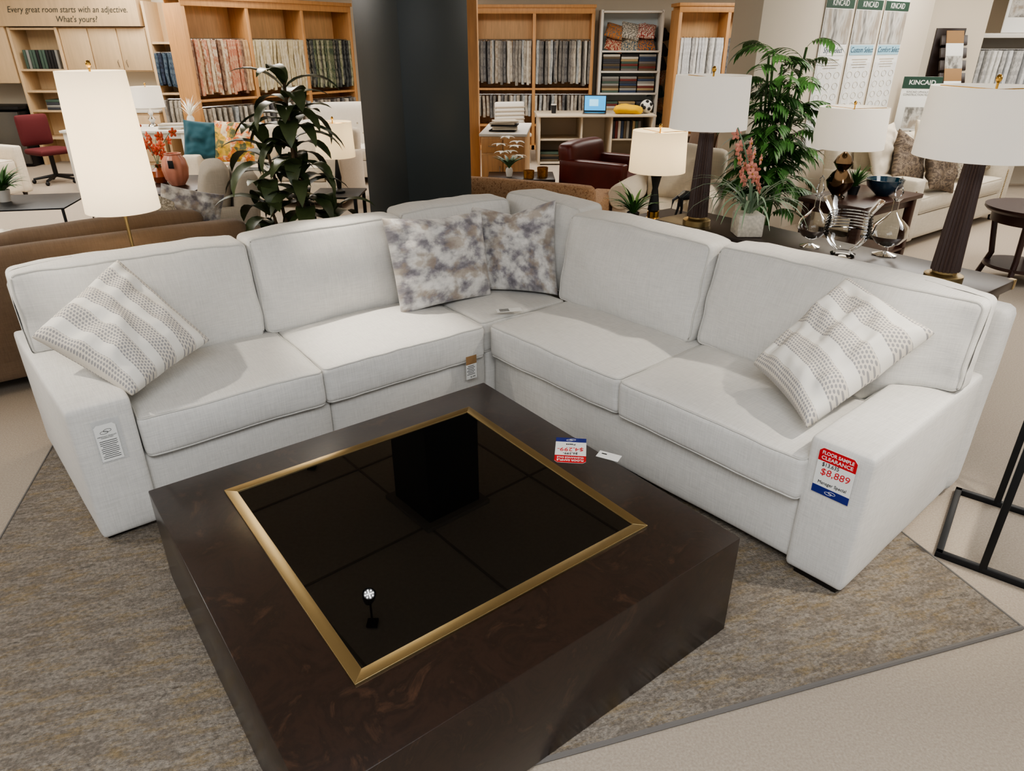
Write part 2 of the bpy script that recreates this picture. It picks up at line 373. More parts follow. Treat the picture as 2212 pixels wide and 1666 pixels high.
# ---------------- coffee table
CT=empt('coffee_table','square espresso burl coffee table with brass framed black glass inset','coffee table',W(.897,1.622,.0135),R37)
H=.375
MB().box(1.39,1.37,H,(0,0,H/2),.004,DWOOD).obj('table_body',CT)
fb=MB(); o=.4985;i_=.4985-.034
for k in range(4):
    a=pi/2*k; Mx=Matrix.Rotation(a,4,'Z')
    fb.prism([(-o,-o),(o,-o),(i_,-i_),(-i_,-i_)],H+.0003,H+.008,BRASS,Mx,.001)
fb.obj('brass_trim',CT,loc=(.0075,.022,0))
MB().box(i_*2+.002,i_*2+.002,.004,(0.0075,.022,H+.0025),0,BGLASS).obj('glass_panel',CT)

# ---------------- sectional sofa
SO=empt('sectional_sofa','off-white linen L-shaped sectional sofa with welted loose cushions','sofa',W(1.90,2.68,.0),R37)
PH=radians(4)
RM=Matrix.Rotation(PH,4,'Z')
fr=MB()
fr.soft(.775,.90,.275,.025,FAB,(-1.262,.455,.19),b=(0,.012,0),wr=.003,seed=1,n=10)
fr.soft(.845,.90,.275,.025,FAB,(-.450,.455,.19),b=(0,.012,0),wr=.003,seed=2,n=10)
fr.soft(1.02,.98,.285,.025,FAB,(.485,.505,.19),wr=.002,seed=3,n=10)
fr.soft(.95,1.70,.285,.025,FAB,(.485,-.855,.19),b=(.008,0,0),wr=.003,seed=4,n=12,M=RM)
fr.obj('seat_base',SO)
def lean(z0,k,ax,sg=1):
    def f(v):
        if ax=='y': v.y+=k*(v.z+z0)
        else: v.x+=k*(v.z+z0)
        return v
    return f
bk=MB()
bk.soft(2.97,.15,.80,.04,FAB,(-.405,.925,.43),wr=.002,seed=5,extra=lean(.4,.06,'y'))
bk.soft(.15,2.89,.81,.04,FAB,(.985,-.47,.435),wr=.002,seed=6,extra=lean(.4,.06,'x'),M=RM)
bk.obj('back_frame',SO)
def armx(v):
    if v.x<0: v.x-=.07*(v.y+.5)
    return v
MB().soft(.215,1.03,.555,.018,FAB,(-1.75,.49,.31),b=(.004,.004,.006),wr=.002,seed=1,n=16,extra=armx).obj('arm',SO)
MB().soft(1.06,.215,.545,.018,FAB,(.525,-1.7925,.305),b=(.004,.004,.006),wr=.002,seed=2,M=RM,n=16).obj('arm',SO)
def seatc(w,d,cx,cy,seed,M=None,bx=(.006,.014,.030),h=.170,zc=.404):
    MB().soft(w,d,h,.024,FAB,(cx,cy,zc),b=bx,wr=.005,seed=seed,M=M,pipe='z',pm=PIPE,pr=.0045,n=24,bot=.2,oct2=.6).obj('seat_cushion',SO)
seatc(.735,.66,-1.27,.300,11)
seatc(.845,.66,-.478,.300,12)
seatc(.56,.56,.235,.295,13,bx=(0,0,.012))
seatc(.66,.845,.300,-.443,14,M=RM)
seatc(.66,.825,.300,-1.28,15,M=RM)
def backc(w,h,cx,cy,z0,rz,seed,notch=0,M=None,t=.19,ln=.20):
    hh=h/2
    def ex(v):
        zz=v.z
        if notch:
            xx=(v.x*notch)-(w/2-.30)
            if v.z<0:
                tt=max(0,min(1,(xx-.04)/.06)); v.z+=.10*tt*(-v.z/hh)
            t2=max(0,min(1,xx/.26)); t2=t2*t2*(3-2*t2)
            v.y+=.13*t2*(.75-.25*zz/hh)*(1 if v.y<0 else .25)
        v.y+=ln*(zz+hh)
        ed=abs(v.x)/(w/2)
        v.z-=.010*max(0,zz/hh)*max(0,ed-.6)/.4
        wk=max(0,ed-.5)/.5
        v.y+=.003*wk*sin(34*v.z+seed*1.7+9*abs(v.x))*(1 if zz<.12 else .4)
        return v
    m=Matrix.Translation((cx,cy,z0+hh))@Matrix.Rotation(rz,4,'Z')
    if M is not None: m=M@m
    MB().soft(w,t,h,.030,FAB,(0,0,0),b=(.006,.066,.014),wr=.007,seed=seed,M=m,pipe='y',pm=PIPE,pr=.0045,n=28,extra=ex,oct2=.6).obj('back_cushion',SO)
backc(.925,.45,-1.42,.600,.485,0,21,notch=-1)
backc(.81,.455,-.545,.600,.485,0,22)
backc(.70,.465,.22,.620,.485,radians(-4),23)
backc(.62,.475,.66,.42,.485,radians(-86),24)
backc(.875,.465,.600,-.39,.485,radians(-90),25,M=RM)
backc(1.06,.46,.64,-1.365,.485,radians(-91),26,notch=1,M=RM,t=.20)
for x,y in ((-1.79,.04),(-1.79,.96),(-.9,.04),(.95,.94)):
    MB().box(.10,.07,.046,(x,y,.0365),.004,FEET).obj('foot',SO)
for x,y in ((.04,-1.80),(.98,-1.80),(.04,-.9)):
    MB().box(.07,.16,.046,(x,y,.0365),.004,FEET,M=RM).obj('foot',SO)

# ---------------- throw pillows
def pillow_quad(name,label,TL,TR,BR,BL,t,m,group=None,seed=0,pinch=.05,dent=0,pw=.42):
    TL,TR,BR,BL=[Vector(v) for v in (TL,TR,BR,BL)]
    c=(TL+TR+BR+BL)/4; ax=((TR+BR)-(TL+BL)).normalized(); ay=((TL+TR)-(BL+BR)); ay=(ay-ax*ay.dot(ax)).normalized(); az=ax.cross(ay)
    R=Matrix((ax,ay,az)).transposed(); Ri=R.transposed()
    q=[Ri@(v-c) for v in (TL,TR,BR,BL)]
    n=30; tb=bmesh.new(); uvl=tb.loops.layers.uv.new('UVMap'); uvd={}
    for sg in (1,-1):
        g=[]
        for j in range(n+1):
            row=[]
            for i in range(n+1):
                X=sin(pi/2*(-1+2*i/n)); Y=sin(pi/2*(-1+2*j/n))
                Xp=X*(1-pinch*(1-Y*Y)); Yp=Y*(1-pinch*(1-X*X))
                u=(Xp+1)/2; v=(Yp+1)/2
                if dent and Y>0: v-=dent*Y*Y*(1-abs(X))**1.3
                base=(q[3]*(1-u)+q[2]*u)*(1-v)+(q[0]*(1-u)+q[1]*u)*v
                th=t/2*(((1-X*X)*(1-Y*Y))**pw)
                wn=noise.noise(Vector((X*1.7+seed*5,Y*1.7,sg)))*.16*t+noise.noise(Vector((X*3.5+seed*5,Y*3.5,sg)))*.14*t
                edge=min(1,(1-abs(X))*4,(1-abs(Y))*4)
                p=base+Vector((0,0,sg*th+(wn*edge)))
                vv=tb.verts.new(p); uvd[vv]=((X+1)/2+seed*.37,(Y+1)/2); row.append(vv)
            g.append(row)
        for j in range(n):
            for i in range(n):
                f=(g[j][i],g[j][i+1],g[j+1][i+1],g[j+1][i])
                F=tb.faces.new(f if sg>0 else f[::-1])
                for lp in F.loops: lp[uvl].uv=uvd[lp.vert]
    bmesh.ops.remove_doubles(tb,verts=tb.verts,dist=.0004)
    b=MB(); b.add(tb,m)
    o=b.obj(name,loc=c,label=label,cat='pillow',group=group,sharp=80)
    o.rotation_euler=R.to_euler(); return o
pillow_quad('throw_pillow','cream throw pillow with dotted grey stripes leaning on sofa arm',W(.03,3.02,.76),W(.40,3.22,.945),W(.62,2.90,.64),W(.27,2.70,.57),.24,DOTS,seed=0,group='throw pillows on the sectional',pinch=.06,pw=.38)
pillow_quad('throw_pillow','cream throw pillow with dotted stripes against the back cushion',W(2.26,1.41,.62),W(2.62,1.29,.93),W(2.60,.93,.82),W(2.09,1.06,.55),.25,DOTS,seed=2,group='throw pillows on the sectional',pinch=.07,pw=.38)
pillow_quad('throw_pillow','velvet throw pillow in blotchy grey and taupe watercolour print',W(1.59,3.17,.965),W(2.19,3.17,.925),W(2.13,3.00,.50),W(1.58,3.02,.50),.20,ABSTR,seed=3,group='throw pillows on the sectional',dent=.03)
pillow_quad('throw_pillow','dented velvet throw pillow in grey watercolour print in sofa corner',W(2.2,3.31,.925),W(2.54,2.95,.975),W(2.42,2.77,.50),W(2.13,3.09,.505),.18,ABSTR,seed=7,group='throw pillows on the sectional',dent=.11)

# ---------------- tags
def sale_tag(name,label,loc,rot,w,h,lines):
    E=bpy.data.objects.new(name,None); COL.objects.link(E); E.location=loc; E.rotation_euler=rot; tag(E,label,'price tag')
    b=MB(); cc=.012
    b.prism([(-w/2,-h/2),(w/2,-h/2),(w/2,h/2-cc),(w/2-cc,h/2),(-w/2+cc,h/2),(-w/2,h/2-cc)],0,.0012,PAPER)
    b.prism([(-w/2,h*.22),(w/2,h*.22),(w/2,h/2-cc),(w/2-cc,h/2),(-w/2+cc,h/2),(-w/2,h/2-cc)],.0013,.0016,REDT)
    b.box(w,h*.17,.0003,(0,-h/2+h*.085,.0015),0,BLUET)
    b.obj('card',E)
    for s_,sz,m,x,y,sx in lines: text(s_,sz,m,E,(x,y,.0019),(0,0,0 if m is PAPER else .04),sx=sx,bold=.0002 if m is PAPER else 0,shear=0 if m is PAPER else .12)
    g=MB(); 
    for k in range(2):
        g.tube([(.012*cos(2*pi*i/16)+(.006 if k else -.006),-h*.415+.005*sin(2*pi*i/16)+(.003 if k else -.002),.002) for i in range(16)],.0006,PAPER,5,True)
    g.obj('logo_swirl',E)
    return E
aR=R37+PH
xr=Vector((sin(aR),-cos(aR),0)); zr=Vector((0,0,1))
Mr=Matrix((xr,zr,xr.cross(zr))).transposed()
ref=Matrix.Translation(W(1.90,2.68))@Matrix.Rotation(R37,4,'Z')@RM
pos=ref@Vector((-.0125,-1.79,.468))
E=sale_tag('sale_tag','red, white and blue floor sample price tag on sofa arm',pos,Mr.to_euler(),.126,.172,
 [('FLOOR SAMPLE',.0175,PAPER,0,.070,.88),('CLEARANCE',.0185,PAPER,0,.051,1.02),('$13,635',.021,INK,-.018,.028,.85),('$8,889',.036,REDINK,.002,.001,1.0),('Manager Special',.0175,INK,0,-.040,.86)])
pos=W(1.515,1.635,.3895)
sale_tag('sale_tag','clearance price tag lying on the coffee table top',pos,(0,0,radians(174)),.115,.175,
 [('FLOOR SAMPLE',.0165,PAPER,0,.071,.86),('CLEARANCE SALE',.0145,PAPER,0,.053,.84),('$6,599-',.02,INK,0,.024,.9),('$4,299-',.034,REDINK,0,-.005,.95),('Please',.015,INK,0,-.040,1)])
sc=MB(); sc.box(.085,.045,.001,(0,0,0),0,PAPER); sc.box(.02,.006,.0006,(-.02,.006,.001),0,INK)
sc.obj('hang_card',loc=W(1.60,1.52,.3895),rot=(0,0,radians(-28)),label='small white paper card lying beside the price tag',cat='card')
def small_tag(name,label,pos,M3,w,h,top,sleeve=False):
    E=bpy.data.objects.new(name,None); COL.objects.link(E); E.location=pos; E.rotation_euler=M3.to_euler(); tag(E,label,'tag')
    b=MB(); b.prism([(-w/2,-h/2),(w/2,-h/2),(w/2,h/2-.01),(w/2-.01,h/2),(-w/2+.01,h/2),(-w/2,h/2-.01)],0,.001,PAPER)
    if top: b.box(w,h*.36,.0004,(0,h*.32,.0013),0,top)
    b.obj('card',E)
    return E
xl=Vector((cos(R37),sin(R37),0)); Ml=Matrix((xl,zr,xl.cross(zr))).transposed()
t1=small_tag('hang_tag','white printed care tag hanging on sofa arm front',W(.152,2.648,.435),Ml,.072,.15,None)
MB().box(.092,.175,.0006,(.006,.006,-.001),0,mat('sleeve_plastic',(226,228,228),.15,alpha=.25)).obj('plastic_sleeve',t1)
g=MB()
for k in range(2): g.tube([(.013*cos(2*pi*i/16)+(.006 if k else -.006),.045+.006*sin(2*pi*i/16)+(.004 if k else -.002),.0015) for i in range(16)],.0007,INK,5,True)
g.obj('logo_swirl',t1)
text('IMPORTANT PRODUCT\nINFORMATION',.006,INK,t1,(0,.024,.0013),(0,0,0))
tl=MB()
for i in range(10): tl.box(.058-(.012 if i%4==3 else 0),.0022,.0003,(0,.008-i*.0078,.0013),0,INK)
tl.obj('fine_print',t1)
t2=small_tag('hang_tag','kraft and white paper hang tag on the sofa base',W(1.745,2.634,.300),Ml,.062,.125,KRAFT)
tl=MB()
for i in range(6): tl.box(.035+.012*(i%2),.0028,.0003,(-.003,.008-i*.009,.0013),0,INK)
tl.obj('fine_print',t2); text('$1,495',.011,INK,t2,(.008,-.052,.0013),(0,0,0))
b=MB(); b.box(.13,.05,.001,(0,0,0),0,PAPER)
for i in range(4): b.box(.05,.005,.0004,(-.025,-.015+i*.01,.001),0,INK)
b.obj('paper_label',loc=W(2.03,2.70,.520),rot=(0,0,radians(12)),label='small printed paper label lying on corner seat cushion',cat='label')

# ---------------- black metal side table (lower right)
ct=MB(); A=Vector((1.62,2.09,.012)); B=Vector((1.93,2.50,.012)); C=Vector((2.03,1.76,.012)); D_=B+(C-A)
def bar(mb,a,b,th,m):
    a=Vector(a);b=Vector(b);d_=b-a;L_=d_.length; d_.normalize()
    ref_=Vector((0,0,1)) if abs(d_.z)<.9 else Vector((cos(.9),sin(.9),0)); s_=d_.cross(ref_).normalized(); u_=s_.cross(d_)
    M=Matrix((s_,d_,u_)).transposed().to_4x4(); M.translation=(a+b)/2
    mb.box(th,L_+th,th,(0,0,0),.002,m,M)
for a,b_ in ((A,B),(A,C),(C,D_),(B,D_)): bar(ct,a,b_,.024,BLACK)
mid=A.lerp(C,.27); bar(ct,mid,mid+Vector((0,0,.64)),.024,BLACK)
mid2=B.lerp(D_,.27); bar(ct,mid2,mid2+Vector((0,0,.64)),.024,BLACK)
bar(ct,mid+Vector((0,0,.63)),A.lerp(C,.9)+Vector((0,0,.63)),.02,BLACK); bar(ct,mid2+Vector((0,0,.63)),B.lerp(D_,.9)+Vector((0,0,.63)),.02,BLACK)
ST=empt('side_table','black metal frame side table with open base','side table',((A+D_)/2).to_tuple(),0)
o=ct.obj('metal_frame',ST,loc=-((A+D_)/2))
tp=MB(); cc=(A+B+C+D_)/4+(C-A)*.45; Mx=Matrix.Translation(Vector((cc.x,cc.y,.66))-(A+D_)/2)@Matrix.Rotation(radians(-38.9),4,'Z'); tp.box(.44,.50,.02,(0,0,0),.003,DARK,Mx); tp.obj('table_top',ST)

# ---------------- generic furniture
def sofa(name,label,cat,loc,rz,w=2.1,d=.95,hb=.85,ha=.62,hs=.45,aw=.2,n=2,roll=False,m=CREAMF,cush=True,foot=DARK,nail=False):
    E=empt(name,label,cat,loc,rz)
    MB().soft(w-aw*.6,d-.08,hs-.22,.02,m,(0,.0,.08+(hs-.22)/2),n=6).obj('seat_base',E)
    def lb(v): v.y+=.12*(v.z+hb/2); return v
    MB().soft(w-(aw*.5 if roll else .02),.18,hb-.1,.06,m,(0,d/2-.16,.08+(hb-.1)/2),b=(0,.02,.02),wr=.004,extra=lb,n=10).obj('back_frame',E)
    for sg in (-1,1):
        b=MB()
        if roll:
            b.soft(aw*.8,d-.12,ha-.12,.02,m,(sg*(w/2-aw/2),-.02,.08+(ha-.12)/2),n=6)
            pts=[(sg*(w/2-aw/2),y,ha-.08) for y in (-d/2+.01,-d/2+.03,0,d/2-.12)]
            b.tube(pts,[aw*.5,aw*.58,aw*.58,aw*.5],m,18)
        else: b.soft(aw,d-.05,ha-.07,.025,m,(sg*(w/2-aw/2),0,.07+(ha-.07)/2),b=(0,0,.006),n=8)
        if nail:
            for i in range(26): b.ball(.006,(sg*(w/2-aw/2)-aw*.42,-d/2+.022,.12+i*(ha-.2)/26),BRASS,seg=6)
        b.obj('arm',E)
    iw=(w-2*aw)/n
    for k in range(n):
        x=-(w-2*aw)/2+iw*(k+.5)
        MB().soft(iw-.01,d-.26,.16,.04,m,(x,-.10,hs-.06),b=(0,.01,.02),wr=.004,seed=k,pipe='z',n=8).obj('seat_cushion',E)
        if cush: MB().soft(iw-.01,.18,hb-hs+.02,.06,m,(x,d/2-.30,hs+(hb-hs)/2+.02),b=(0,.04,.02),wr=.008,seed=k+5,extra=lambda v:Vector((v.x,v.y+.15*v.z,v.z)),n=8).obj('back_cushion',E)
    for sx in (-1,1):
        for sy in (-1,1): MB().cyl(.022,0,.09,(sx*(w/2-.08),sy*(d/2-.09),0),foot,12,r2=.03).obj('foot',E)
    return E
def table(name,label,cat,loc,rz,w,d,h,m=DARK,th=.03,leg=.045,shelf=False,apron=True,topm=None):
    E=empt(name,label,cat,loc,rz)
    MB().box(w,d,th,(0,0,h-th/2),.005,topm or m).obj('table_top',E)
    for sx in (-1,1):
        for sy in (-1,1): MB().box(leg,leg,h-th,(sx*(w/2-leg),sy*(d/2-leg),(h-th)/2),.003,m).obj('leg',E)
    if apron: 
        b=MB()
        for sy in (-1,1): b.box(w-2*leg,.018,.07,(0,sy*(d/2-leg),h-th-.035),.002,m)
        for sx in (-1,1): b.box(.018,d-2*leg,.07,(sx*(w/2-leg),0,h-th-.035),.002,m)
        b.obj('apron',E)
    if shelf: MB().box(w-leg,d-leg,.02,(0,0,.16),.003,m).obj('shelf',E)
    return E
def lamp(name,label,loc,prof,mb_,z0,z1,r0,r1,ms,lit=0,seg=32,flute=0,nfl=20,extra=None,cat='table lamp',neck=None,col=(1,.86,.66)):
    E=empt(name,label,cat,loc)
    b=MB(); b.lathe(prof,mb_,seg,flute=flute,nfl=nfl); b.obj('base',E)
    if extra: extra(E)
    top=prof[-1][1]
    n_=MB(); n_.cyl(.005,top-.01,z1+.02,(0,0,0),GOLD,8)
    for a in (0,2*pi/3,4*pi/3): n_.tube([(0,0,z1-.012),((r1-.004)*cos(a),(r1-.004)*sin(a),z1-.006)],.002,GOLD,5)
    n_.obj('harp',E)
    MB().ball(.012,(0,0,z1+.028),GOLD,(1,1,1.4),10).obj('finial',E)
    MB().lathe([(r0,z0),(r1,z1),(r1-.003,z1),(r0-.003,z0)],ms,40,closed=True).obj('lamp_shade',E)
    if lit:
        hgt=z1-z0; k=2 if hgt>.5 else 1
        for i in range(k):
            ld=bpy.data.lights.new('bulb','POINT'); ld.energy=lit; ld.color=col; ld.shadow_soft_size=.03
            lo=bpy.data.objects.new('bulb',ld); COL.objects.link(lo); lo.parent=E; lo.location=(.02,0,z0+hgt*(.5 if k==1 else (.33+.34*i)))
    return E

FL=lamp('floor_lamp','brass floor lamp with tall tapered white drum shade, lit',(-1.96,3.545,0),[(0,0),(.14,0),(.14,.015),(.02,.025),(.008,.04),(.008,1.0)],BRASS,.995,1.635,.172,.148,SHADEL,lit=4,cat='floor lamp')

CO=empt('console_table','dark wood console table with brass corner behind sofa','console table',W(3.46,1.95,0),R37)
MB().box(.40,1.82,.045,(0,0,.7675),.006,DARK).obj('table_top',CO)
b=MB()
for sy in (-1,1): b.box(.36,.06,.745,(0,sy*.84,.3725),.005,DARK)
b.obj('end_panel',CO)
MB().box(.32,1.62,.08,(0,0,.70),.004,DARK).obj('apron',CO)
MB().box(.32,1.62,.03,(0,0,.14),.004,DARK).obj('shelf',CO)
b=MB(); b.box(.03,.03,.047,(.187,-.897,.7675),.004,BRASS); b.box(.012,.16,.02,(.197,-.83,.765),.002,BRASS); b.obj('brass_corner',CO)
ZC=.7905
def feetb(E): MB().lathe([(.0,0),(.079,0),(.079,.03),(.066,.036),(.0,.036)],BRASS,32).obj('brass_foot',E)
def reed(E): MB().lathe([(.056,.05),(.047,.3),(.038,.51),(.0,.52)],LAMPD,120,flute=.06,nfl=20).obj('reeded_column',E)
for (x,y),rs in (((1.085,4.10),.21),((1.935,3.02),.245)):
    lamp('table_lamp','tall reeded dark brown column lamp with white drum shade',(x,y,ZC),[(0,0),(.078,0),(.078,.03),(.05,.04),(.03,.3),(.01,.52),(.01,.56)],BRASS,.535,.805,rs,rs-.012,SHADE,lit=0,extra=lambda E:(feetb(E),reed(E)))
table('end_table','small dark end table behind sofa corner','end table',(1.14,5.08,0),R37,.6,.5,.6)
def conA(E):
    MB().lathe([(.0,.06),(.042,.08),(.030,.17),(.020,.23),(.034,.30),(.045,.335),(0,.34)],BLACK,24).obj('black_cone',E)
lamp('table_lamp','black and gold hourglass lamp with lit linen drum shade',(1.01,5.02,.601),[(0,0),(.055,0),(.055,.02),(.042,.03),(.042,.07),(.012,.09),(.012,.36)],GOLD,.345,.615,.195,.185,SHADEM,lit=3.6,extra=conA)
hs=MB(); 
hs.box(.14,.06,.02,(0,0,.01),.003,BLACK); hs.tube([(-.07,0,.17),(-.03,0,.19),(.03,0,.185),(.07,0,.20)],[.022,.034,.03,.026],BLACK,10)
hs.tube([(.06,0,.2),(.09,0,.25),(.10,0,.285)],[.026,.018,.013],BLACK,8); hs.tube([(.095,0,.285),(.125,0,.275),(.145,0,.262)],[.016,.013,.009],BLACK,8)
hs.tube([(-.08,0,.18),(-.11,0,.16),(-.12,0,.10)],[.012,.01,.004],BLACK,6)
for x,k,y in ((-.05,-.02,.015),(-.06,.02,-.015),(.055,.05,.015),(.05,-.01,-.015)): hs.tube([(x,y,.17),(x+k*.6,y,.10),(x+k-.015,y,.02)],[.016,.009,.007],BLACK,6)
hs.obj('horse_figurine',loc=(1.24,4.98,.602),rot=(0,0,.2),label='black metal horse figurine on base',cat='figurine')

def grassy(name,label,loc,n,ln,wd,m,potr,poth,mp,droop=1.2,el=(.7,1.4)):
    E=empt(name,label,'plant',loc)
    MB().lathe([(0,0),(potr*.75,0),(potr,poth),(potr*.9,poth),(potr*.85,poth*.9),(0,poth*.9)],mp,24).obj('pot',E)
    b=MB()
    for i in range(n):
        a=random.uniform(0,2*pi); b.leaf((.3*potr*cos(a),.3*potr*sin(a),poth*.88),a,random.uniform(*el),ln*random.uniform(.7,1.1),wd,droop*random.uniform(.6,1.2),m,6)
    b.obj('foliage',E); return E
grassy('potted_plant','small green leafy plant in dark pot',(.86,4.98,.602),36,.24,.022,LEAFG,.045,.07,BLACK)
def orchid(name,label,loc,ht,mp,pot,leafm,nst=2,nb=10,lean_=.05,nl=14,bl=.022,leafl=.3,spread=.03,dirs=None,lw=.02):
    E=empt(name,label,'plant',loc)
    pot(E)
    b=MB()
    for i in range(nl):
        a=2*pi*i/nl+random.uniform(-.2,.2); b.leaf((.02*cos(a),.02*sin(a),.12),a,random.uniform(.7,1.3),leafl*random.uniform(.7,1.1),lw,random.uniform(1.6,2.6),leafm,7)
    b.obj('foliage',E)
    st=MB(); fl=MB()
    for k in range(nst):
        a0=(dirs[k] if dirs else k*2.5+1); dx=lean_*cos(a0); dy=lean_*sin(a0); hk=ht*(1-.12*k)
        pts=[(dx*t*t,dy*t*t,.1+hk*t) for t in [i/8 for i in range(9)]]; st.tube(pts,.004,LEAFL,6)
        for i in range(nb):
            t=.42+.58*i/nb; an0=i*2.4; c=Vector((dx*t*t+spread*cos(an0),dy*t*t+spread*sin(an0),.1+hk*t))
            st.tube([(dx*t*t,dy*t*t,.09+hk*t),c],.0015,LEAFL,4)
            tilt=Matrix.Rotation(an0,3,'Z')
            for j in range(5):
                an=2*pi*j/5+.3
                tb=bmesh.new(); bmesh.ops.create_uvsphere(tb,u_segments=8,v_segments=6,radius=bl*.62)
                bmesh.ops.scale(tb,vec=(.3,.7,1.1),verts=tb.verts)
                M=Matrix.Translation(c)@tilt.to_4x4()@Matrix.Rotation(an-pi/2,4,'X')@Matrix.Translation((0,0,bl*.75))
                fl.add(tb,mp,M)
            fl.ball(bl*.25,c+tilt@Vector((bl*.2,0,0)),GOLD,(1,1,1),6)
    st.obj('stem',E); fl.obj('blossoms',E); return E
MOS=mat('mosaic_pot',(204,197,183),.5,var=.2,vscale=60)
def sqpot(E): MB().box(.14,.14,.12,(0,0,.06),.008,MOS).obj('pot',E)
orchid('potted_orchid','dusty pink orchid with trailing leaves in square mosaic pot',(1.305,3.86,ZC),.46,PINKP,sqpot,LEAFL,3,7,.12,36,.022,.42,.042,[2.9,3.6,1.5],.014)
v=MB(); pr_=[(0,.003),(.055,0),(.06,.01),(.035,.022),(.07,.05),(.112,.11)]
for i in range(7): pr_+=[(.112-.0015*i,.114+.015*i),(.106-.0015*i,.121+.015*i)]
pr_+=[(.104,.222),(.138,.272),(.1385,.275)]
v.lathe(pr_,GLASS,40,cap=False)
v.obj('glass_vase',loc=(1.665,3.44,ZC),label='large flared clear glass vase with ribbed bands',cat='vase')
def decanter(loc,s,label,k=1.0):
    v=MB(); v.lathe([((r*k if .02<r else r)*s,z*s) for r,z in [(0,.003),(.05,0),(.052,.006),(.012,.02),(.012,.04),(.05,.06),(.08,.10),(.072,.145),(.032,.185),(.014,.21),(.013,.26),(.024,.275)]],GLASS,30,cap=False)
    E=empt('decanter',label,'decanter',loc); o=v.obj('bottle',E)
    MB().lathe([(0,.262*s),(.010*s,.28*s),(.022*s,.30*s),(.012*s,.33*s),(.008*s,.34*s),(.012*s,.355*s),(0,.375*s)],GLASS,18).obj('stopper',E)
decanter((1.56,3.60,ZC),.98,'clear glass footed decanter with stopper'); decanter((1.875,3.44,ZC),1.03,'clear round glass decanter with tall stopper',1.08)

# ---------------- plants
def dracaena(loc):
    E=empt('potted_dracaena','tall artificial dracaena with dark broad strap leaves','plant',loc)
    MB().lathe([(0,0),(.12,0),(.16,.26),(.145,.26),(.14,.23),(0,.23)],BLACK,24).obj('pot',E)
    st=MB(); b=MB()
    tops=[(.02,.0,1.54),(-.16,.05,1.20),(.06,-.03,1.04),(.02,.06,1.34),(-.16,-.06,.88),(.22,.0,.80)]
    for tx,ty,tz in tops:
        st.tube([(0,0,.2),(tx*.5,ty*.5,tz*.5),(tx,ty,tz)],[.014,.012,.009],TRUNK,8)
        for i in range(16):
            a=i*2.4+random.uniform(-.3,.3); k=i/16
            b.leaf((tx,ty,tz-.26+.28*k),a,.15+.9*k+random.uniform(-.2,.2),random.uniform(.28,.39),random.uniform(.09,.12),random.uniform(1.4,2.4),LEAFD,8,.22,.8)
    st.obj('stem',E); b.obj('foliage',E)
dracaena((-1.36,4.46,0))
def palm(loc):
    E=empt('potted_bamboo_palm','tall bamboo palm with many fine green fronds','plant',loc)
    MB().lathe([(0,0),(.13,0),(.17,.28),(.155,.28),(.15,.25),(0,.25)],mat('basket',(120,92,60),.8,var=.3,vscale=40),24).obj('pot',E)
    st=MB(); b=MB()
    for k in range(13):
        a=k*2.4; r=.06; h=[1.72,1.3,1.55,1.1,1.66,1.45,.95,1.6,1.2,1.4,1.0,1.5,1.7][k]; x0,y0=r*cos(a),r*sin(a); x1,y1=(r+.09)*cos(a),(r+.09)*sin(a)
        st.tube([(x0,y0,.2),(x0*.8+x1*.2,y0*.8+y1*.2,h*.5),(x1,y1,h)],.010,LEAFG,6)
        for f in range(11):
            z=h*(.40+.60*f/10); t=z/h; bx,by=x0+(x1-x0)*t,y0+(y1-y0)*t
            fa=f*2.4+a; el=random.uniform(.6,1.2); p=Vector((bx,by,z)); L_=.28
            for j in range(8):
                d_=Vector((cos(fa)*cos(el),sin(fa)*cos(el),sin(el))); q=p+d_*(L_/8)
                st.tube([p,q],.002,LEAFG,4); p=q; el-=.18
                if j>0:
                    for sg in (-1,1): b.leaf(p,fa+sg*.75,el*.5-.15,.15,.029,.7,LEAFG,3,.2)
    st.obj('stem',E); b.obj('foliage',E)
palm((2.18,6.12,0))

# ---------------- brown sofa behind left run
sofa('sofa','long brown upholstered sofa placed back to back with sectional','sofa',W(.0,4.86,0),R37+pi,w=2.6,d=.98,hb=.80,ha=.6,m=BROWNF,n=2)
def pillow(name,label,loc,rot,w,t,m,group=None,h=None):
    h=h or w
    R=Matrix.Rotation(rot[2],3,'Z')@Matrix.Rotation(rot[0],3,'X')@Matrix.Rotation(rot[1],3,'Y')
    L_=Vector(loc)
    c=[L_+R@Vector(v) for v in ((-w/2,0,h/2),(w/2,0,h/2),(w/2,0,-h/2),(-w/2,0,-h/2))]
    return pillow_quad(name,label,*c,t,m,group,seed=random.random()*9)
PT1=ramp_mat('pattern_cream',[(.4,(214,206,190)),(.5,(150,140,122)),(.6,(220,214,202))],22,1,0,coord='UV')
pillow('throw_pillow','cream patterned throw pillow on brown sofa',W(.74,4.76,.78),(0,0.6,R37),.42,.13,PT1)
pillow('throw_pillow','grey patterned throw pillow on brown sofa',W(1.06,4.80,.74),(0,.3,R37),.38,.13,ABSTR)
table('coffee_table','dark table with thin black metal legs','table',(-4.3,6.2,0),.2,.9,.7,.5,BLACK,.015,.02,False,False)
table('coffee_table','low table with clear glass top near brown sofa','table',W(-.3,6.25,0),R37,1.1,.6,.45,BLACK,.012,.02,True,False,GLASS)
dd=MB(); dd.lathe([(0,0),(.08,0),(.17,.03),(.21,.05),(.205,.053),(.16,.036),(0,.008)],mat('silver_leaf',(180,172,156),.3,1,var=.3,vscale=10),24,flute=.04,nfl=8); dd.obj('decorative_dish',loc=W(-.02,6.25,.4515),label='silver leaf shaped dish on glass table',cat='dish')
grassy('potted_plant','bushy green plant on metal table',(-4.45,6.2,.501),50,.26,.03,LEAFG,.06,.1,WHITE)

